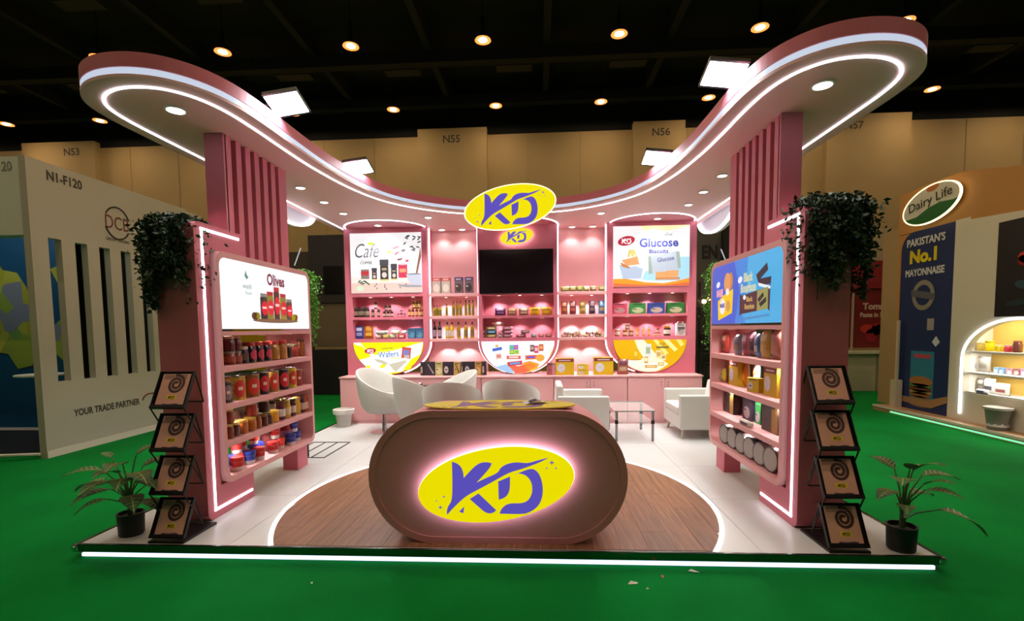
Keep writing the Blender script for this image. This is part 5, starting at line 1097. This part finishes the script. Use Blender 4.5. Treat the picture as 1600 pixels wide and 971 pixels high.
NC(MB().box(XF+.42, XF+.45, AY0-.1, AY1+.1, .4, 1.7), 'niche_back', P('d8b45a', .6)); NC(MB().box(XF+.1, XF+.45, AY1, AY1+.03, .4, 1.7), 'niche_side', P('e8e4dc', .6)); NC(MB().box(XF+.1, XF+.45, AY0-.03, AY0, .4, 1.7), 'niche_side', P('e8e4dc', .6)); NC(MB().box(XF+.1, XF+.45, AY0, AY1, 1.62, 1.7), 'niche_top', P('e8e4dc', .6))
for z in (.45, .77, 1.1): NC(MB().box(XF+.01, XF+.42, AY0, AY1, z-.03, z), 'niche_shelf', P('e8e4de', .5))
NC(MB().tube([(XF-.012, AY1+.02, .1)]+[(XF-.012, ac+(AR+.02)*math.cos(PI*k/28), AZ+.62*math.sin(PI*k/28)) for k in range(29)]+[(XF-.012, AY0-.02, .1)], .016, 6), 'arch_light_line', E('f4fbff', 5))
for nz, ne in ((1.6, 20), (1.065, 9), (.735, 9)):  # unseen fill lights added to brighten the niche shelves
    l = bpy.data.lights.new('niche_fill', 'AREA'); l.energy = ne; l.shape = 'RECTANGLE'; l.size = .04; l.size_y = 1.5; l.color = (1, .95, .85)
    lo = bpy.data.objects.new('niche_fill', l); COL.objects.link(lo); lo.parent = mb_; lo.location = (XF+.1-7.4, ac-4.5, nz-G)
mf = Matrix.Rotation(-PI/2, 4, 'Z') @ Matrix.Rotation(PI/2, 4, 'X')
def mtext(s, y, z, w_, h, hx, **k):
    o = text(mb_, s, 0, 0, w_, P(hx, .5), h=h, z=0, **k); o.matrix_local = NM2 @ Matrix.Translation((XF-.002, y, z)) @ mf; return o
mtext("PAKISTAN'S", 5.68, 2.98, .84, .14, 'd8d8dc', bold=.03); mtext('No.1', 5.72, 2.72, .6, .24, 'e0c814', bold=.05); mtext('MAYONNAISE', 5.68, 2.44, .86, .13, 'd8d8dc', bold=.03)
rg = MB(); 
for k in range(28):
    a, b = 2*PI*k/28, 2*PI*(k+1)/28; rg.add([(XF-.001, 5.68+r*math.cos(t), 2.03+r*1.05*math.sin(t)) for t in (a, b) for r in (.17, .25)], [(0, 1, 3, 2)])
NC(rg, 'medal_print', P('8a8478', .5)); NC(MB().prism([(5.42, 1.93), (5.42, 2.05), (5.95, 2.14), (5.95, 2.02)], XF-.004, XF-.002, 'x'), 'medal_ribbon', P('5a5a64', .5)); o = mtext('MOST LOVED', 5.68, 2.035, .45, .07, 'b8b2a4', bold=.03)
NC(MB().box(XF, XF+.003, 5.38, 5.9, .1, 1.05), 'cyan_print', P('2e7a9c', .5)); NC(MB().box(XF-.002, XF+.001, 5.45, 5.82, .93, 1.0), 'red_print', P('b8465a', .5))
for z, hh, a, c_ in ((.52, .09, .26, 'a8703c'), (.44, .04, .27, '5a7a34'), (.38, .05, .26, '6a3a24'), (.33, .04, .25, 'b8944c'), (.28, .05, .24, '8a5a30'), (.16, .1, .3, '7a6a54')):
    NC(MB().prism(ell(5.65, z, a, hh, 0, 20), XF-.005, XF-.001, 'x'), 'burger_print', P(c_, .5))
NC(MB().prism([(5.08, .33), (5.5, .2), (6.2, .22), (6.2, .12), (5.4, 0.08), (5.08, .22)], XF-.006, XF, 'x'), 'board_print', P('a07a54', .5))
NC(MB().box(XF-.002, XF+.004, 5.42, 5.56, 1.42, 1.62), 'card_print', P('a89a9c', .5)); NC(MB().prism([(5.36, 1.14), (5.28, 1.22), (5.36, 1.32), (5.44, 1.22)], XF-.002, XF+.003, 'x'), 'card_print', P('c8ccd4', .5))
NC(MB().box(XF-.1, XF-.06, 6.1, 6.14, .0, 1.6), 'queue_post', P('c8b8a4', .5)); NC(MB().box(XF-.14, XF-.02, 6.05, 6.19, 0, .5), 'queue_post', P('c8b8a4', .5))
# oval sign
osg = MB().prism(ell(0, 0, .6, .30, 0, 48), 0, .04).build('oval_sign', P('d9d4c6', .5), mb_); osg.matrix_local = NM2 @ Matrix.Translation((XF-.05, 5.5, 3.55)) @ Matrix.Rotation(-.13, 4, 'X') @ mf
MB().strip(ell(0, 0, .605, .305, 0, 48), .018, .01, .045, True).build('sign_light_ring', E('ffe9b0', 2.4), osg)
flat(osg, 'green_hill', [(-.55,-.1),(-.3,-.12),(-.05,-.06),(.2,-.04),(.45,-.1),(.56,-.1)]+ell(0, 0, .59, .29, 0, 20, 2*PI-.36, PI+.36), P('1f6a34', .5), .043); flat(osg, 'orange_sun', ell(.08, .255, .13, .06, .0, 20)[0:20], P('c8763a', .5), .042)
text(osg, 'Dairy Life', 0, .05, .92, P('3a3a36', .5), h=.2, z=.045, bold=.01)
# dark picture above the niche
NC(MB().box(XF-.02, XF, 2.1, 4.3, 1.62, 2.98), 'dark_picture', P('1a1620', .5)); 
random.seed(9)
for k in range(9): NC(MB().prism(ell(random.uniform(2.6, 4.15), random.uniform(2.3, 2.95), random.uniform(.05, .14), random.uniform(.04, .09), random.uniform(0, 3), 10), XF-.026, XF-.019, 'x'), 'red_print', P(random.choice(('b8202c', 'd8382c', '8a1420')), .4))
for k in range(9): NC(MB().prism(ell(random.uniform(2.4, 4.0), random.uniform(1.7, 2.2), random.uniform(.1, .3), random.uniform(.04, .1), random.uniform(-.5, .5), 12), XF-.026, XF-.019, 'x'), 'teal_print', P(random.choice(('2c4a58', '3a5a66', '23343f')), .4))
# goods in that niche
for u, f, zs, nm, lab in ((1512, jar(.05, .11, 'e0c014', 'e8d020', None), 1.1, 'spread_jar', 'small yellow tub on the top shelf of the arched niche'), (1524, jar(.055, .13, 'd8c060', 'e8dc9c', None), 1.1, 'spread_jar', 'pale yellow tub on the top shelf of the arched niche'), (1538, jar(.06, .16, 'e8d010', 'd8c010', None), 1.1, 'spread_jar', 'large yellow tub on the top shelf of the arched niche'), (1553, jar(.05, .1, 'e0cc30', 'e8e0a0', None), 1.1, 'spread_jar', 'low yellow tub on the top shelf of the arched niche'), (1567, jar(.05, .1, 'c8404a', 'd8a0a8', None), 1.1, 'spread_jar', 'low red tub on the top shelf of the arched niche'), (1581, jar(.055, .17, '6a3a30', '8a4a3c', None), 1.1, 'spread_jar', 'tall brown can on the top shelf of the arched niche'),
                          (1516, pouch(.2, .22, .06, 'b8b4ac', '9a968c', 'c8c4bc'), .77, 'snack_bag', 'grey pouch on the middle shelf of the arched niche, the farther one'), (1531, pouch(.2, .24, .06, 'a8a49c', '8a867c', 'c0bcb4'), .77, 'snack_bag', 'grey pouch on the middle shelf of the arched niche, beside the small cartons'),
                          (1549, carton(.07, .07, .09, '8ab0d0', None, 'e0e8f0', 'c'), .77, 'drink_carton', 'light blue small carton on the middle shelf of the arched niche'), (1557, carton(.07, .07, .09, '7aa0c8', None, 'e0e8f0', 'c'), .77, 'drink_carton', 'light blue small carton on the middle shelf of the arched niche'), (1570, carton(.09, .07, .09, 'c08a98', None, 'e8d8dc', 'c'), .77, 'drink_carton', 'pink small carton on the middle shelf of the arched niche'), (1581, carton(.09, .07, .1, '9a6a60', None, 'd8c8c0', 'c'), .77, 'drink_carton', 'brown small carton on the middle shelf of the arched niche'), (1593, carton(.1, .07, .1, 'a88ab0', None, 'e0d8e4', 'c'), .77, 'drink_carton', 'lilac small carton on the middle shelf of the arched niche'),
                          (1514, pouch(.14, .2, .06, '9a7a64', 'b89a84', 'd8c8b8'), .45, 'snack_bag', 'brown pouch on the bottom shelf of the arched niche'), (1528, pouch(.14, .22, .06, '6a625c', '8a827c', 'c8c4bc'), .45, 'snack_bag', 'dark grey pouch on the bottom shelf of the arched niche'), (1541, pouch(.2, .23, .07, 'c8c4c0', '4a4854', 'e0dcd8'), .45, 'snack_bag', 'white and black pouch on the bottom shelf of the arched niche'), (1561, pouch(.24, .18, .08, 'd0c8c0', '8a4a4c', 'e0dcd8'), .45, 'snack_bag', 'wide pale pouch on the bottom shelf of the arched niche'), (1543, bar(.2, .07, .08, 'd8d8e0', '5a6a9a'), .45, 'wafer_pack', 'white packet lying on the bottom shelf of the arched niche')):
    yy = pX(7.2, u, 580).y; put(f, nm, lab, f[0][0] if f[0][0] in ('bag', 'box') else 'tub' if nm == 'spread_jar' else 'packet', 'goods in the arched niche', (7.26 if 'lying' not in lab else 7.14, yy, zs+.001), -PI/2)
bn = thing('waste_bin', 'grey wire-look waste bin standing before the arched niche', 'bin', (6.93, 4.03, 0)); MB().lathe([(.11, 0), (.15, .3), (.16, .31), (.14, .31), (.1, .02)], 22).build('bucket', P('8a8680', .5, alpha=.75), bn, True); MB().lathe([(.155, .29), (.168, .295), (.168, .325), (.155, .33)], 22).build('rim', P('9a968e', .5), bn, True); MB().lathe([(.13, .05), (.1, .25), (.04, .3)], 10).build('bin_bag', P('b8b4ac', .4), bn, True)
# ---- red sauce stand further back
rd = thing('exhibition_stand', 'red tomato sauce stand with a white counter behind the tan stand', 'exhibition stand', (8.5, 9.2, G))
NM3 = Matrix.Translation((-8.5, -9.2, -G)); REDW = P('7a1c22', .55)
def NR(m, name, mat, **k): return m.xf(NM3).build(name, mat, rd, **k)
NR(MB().box(7.2, 10.5, 9.4, 9.5, .95, 3.1), 'red_wall', REDW); NR(MB().box(7.2, 10.5, 9.35, 9.5, 2.42, 3.1), 'red_header', P('8e2028', .55)); NR(MB().prism([(7.2, 2.75), (10.5, 3.25), (10.5, 3.9), (7.2, 3.9)], 9.52, 9.6, 'y'), 'cream_wall', P('b8a688', .7))
NR(MB().box(7.0, 10.5, 9.0, 9.5, .82, .88), 'counter_top', P('d8cfbc', .5)); NR(MB().box(7.1, 10.5, 9.1, 9.5, G, .82), 'counter_front', P('bcb49c', .6)); NR(MB().box(8.58, 8.62, 9.08, 9.1, G, .82), 'counter_joint', P('8a8472', .6)); NR(MB().box(8.1, 8.14, 9.3, 9.34, .88, 2.3), 'post', P('b8a894', .5))
for x, s in ((7.55, 'Sauce'), (8.75, 'Tomato')):
    o = text(rd, s, 0, 0, .7, P('d8b8a8', .5), h=.17, bold=.04); o.matrix_local = NM3 @ Matrix.Translation((x, 9.39, 1.98)) @ Matrix.Rotation(PI/2, 4, 'X')
    o = text(rd, 'Paste in Sachet', 0, 0, .85, P('d8b8a8', .5), h=.12, bold=.04); o.matrix_local = NM3 @ Matrix.Translation((x+.02, 9.39, 1.77)) @ Matrix.Rotation(PI/2, 4, 'X')
for x in (7.55, 8.75):
    for q in range(6): NR(MB().prism(ell(x+random.uniform(-.3, .3), 1.25+random.uniform(-.25, .28), random.uniform(.12, .2), random.uniform(.1, .17), 0, 14), 9.38, 9.401, 'y'), 'tomato_print', P(random.choice(('b0262a', 'c8382e', '96202a')), .5))
# ---- what shows through the gaps beside the display wall
yb = thing('partition', 'yellow and grey partition seen through the olives shelf unit', 'partition', (-5.6, 6.6, G)); N4 = Matrix.Translation((5.6, -6.6, -G))
MB().box(-6.0, -4.95, 6.55, 6.62, .72, 2.0).xf(N4).build('yellow_panel', P('c8a010', .6), yb); MB().box(-6.6, -4.9, 6.62, 6.68, G, 2.0).xf(N4).build('grey_panel', P('6f7264', .7), yb); MB().box(-4.95, -4.9, 6.5, 6.68, G, 2.0).xf(N4).build('end_post', P('b8b0a0', .6), yb)
db = thing('dark_stand', 'dark stand with a black screen wall and a beige base beyond the coffee panel', 'exhibition stand', (-5.0, 9.3, G)); N5 = Matrix.Translation((5.0, -9.3, -G))
for nm, b_, c_ in (('black_wall', (-5.6, -4.2, 9.2, 9.4, 2.25, 4.0), '37323a'), ('dark_wall', (-6.6, -5.6, 9.3, 9.4, G, 3.6), '4a423c'), ('beige_base', (-5.6, -4.2, 9.25, 9.4, 1.1, 2.25), '7a6c58'), ('black_cabinet', (-5.45, -4.2, 8.8, 9.25, G, 1.05), '201d24'), ('low_shelf', (-6.0, -5.5, 8.9, 9.3, G, .7), '2a2622')):
    MB().box(*b_).xf(N5).build(nm, P(c_, .7), db, bevel=.01)
MB().box(-5.2, -4.7, 9.17, 9.21, 2.5, 3.2).xf(N5).build('screen', P('101014', .3), db)
kb = thing('dark_stand', 'dark stand with block letters, shelving and two warm lamps beyond the glucose panel', 'exhibition stand', (4.8, 9.3, G)); N6 = Matrix.Translation((-4.8, -9.3, -G))
for nm, b_, c_ in (('grey_wall', (4.0, 6.4, 9.3, 9.4, G, 4.4), '5a5757'), ('black_screen', (4.9, 5.6, 9.1, 9.3, 3.0, 4.1), '16151a'), ('green_floor_box', (4.1, 5.0, 8.7, 9.3, G, .35), '2c3a26')):
    MB().box(*b_).xf(N6).build(nm, P(c_, .7), kb)
o = text(kb, 'EN', 0, 0, .38, P('19181b', .6), h=.34, bold=.04); o.matrix_local = N6 @ Matrix.Translation((4.62, 9.29, 3.38)) @ Matrix.Rotation(PI/2, 4, 'X')
for x in (4.25, 4.55, 4.85): MB().box(x, x+.04, 8.9, 8.94, .3, 2.6).xf(N6).build('upright', BLACK, kb)
for z in (.9, 1.4, 1.95): MB().box(4.2, 4.95, 8.86, 9.2, z, z+.03).xf(N6).build('rack_shelf', BLACK, kb)
for x, z in ((4.34, 2.13), (4.47, 2.2)): MB().lathe([(.03, -.05), (.055, -.02), (.055, .02), (.03, .05)], 12, (x, 8.8, z)).xf(N6).build('globe_lamp', E('ffc890', 5), kb, True)
for x in (4.3, 4.62):
    MB().box(x, x+.28, 8.7, 8.8, .95, 1.35).xf(N6).build('stool_back', BLACK, kb); MB().box(x, x+.28, 8.5, 8.8, .6, .66).xf(N6).build('stool_seat', BLACK, kb)
    for a, b_ in ((0, 8.52), (.25, 8.52), (0, 8.76), (.25, 8.76)): MB().box(x+a, x+a+.03, b_, b_+.03, G, .6).xf(N6).build('stool_leg', BLACK, kb)
for s, u, v, nm in ((-1, 466, 400, 'dark'), (1, 1131, 402, 'grey')):
    p = pY(6.8, u, v); t = thing('stage_light', 'slim white light stick on a stand beyond the %s side gap' % ('coffee panel' if s < 0 else 'glucose panel'), 'lamp', (p.x, 6.8, G))
    MB().tube([(0, 0, 0), (0, 0, p.z-G-.3)], .012, 6).build('stand_pole', BLACK, t); MB().tube([(-.09*s*-1, 0, p.z-G-.2), (.06*s*-1, 0, p.z-G+.16)], .012, 6).build('light_stick', E('e8e8f4', .55), t); MB().lathe([(.18, 0), (.18, .02), (.03, .03)], 16).build('base_disc', BLACK, t)
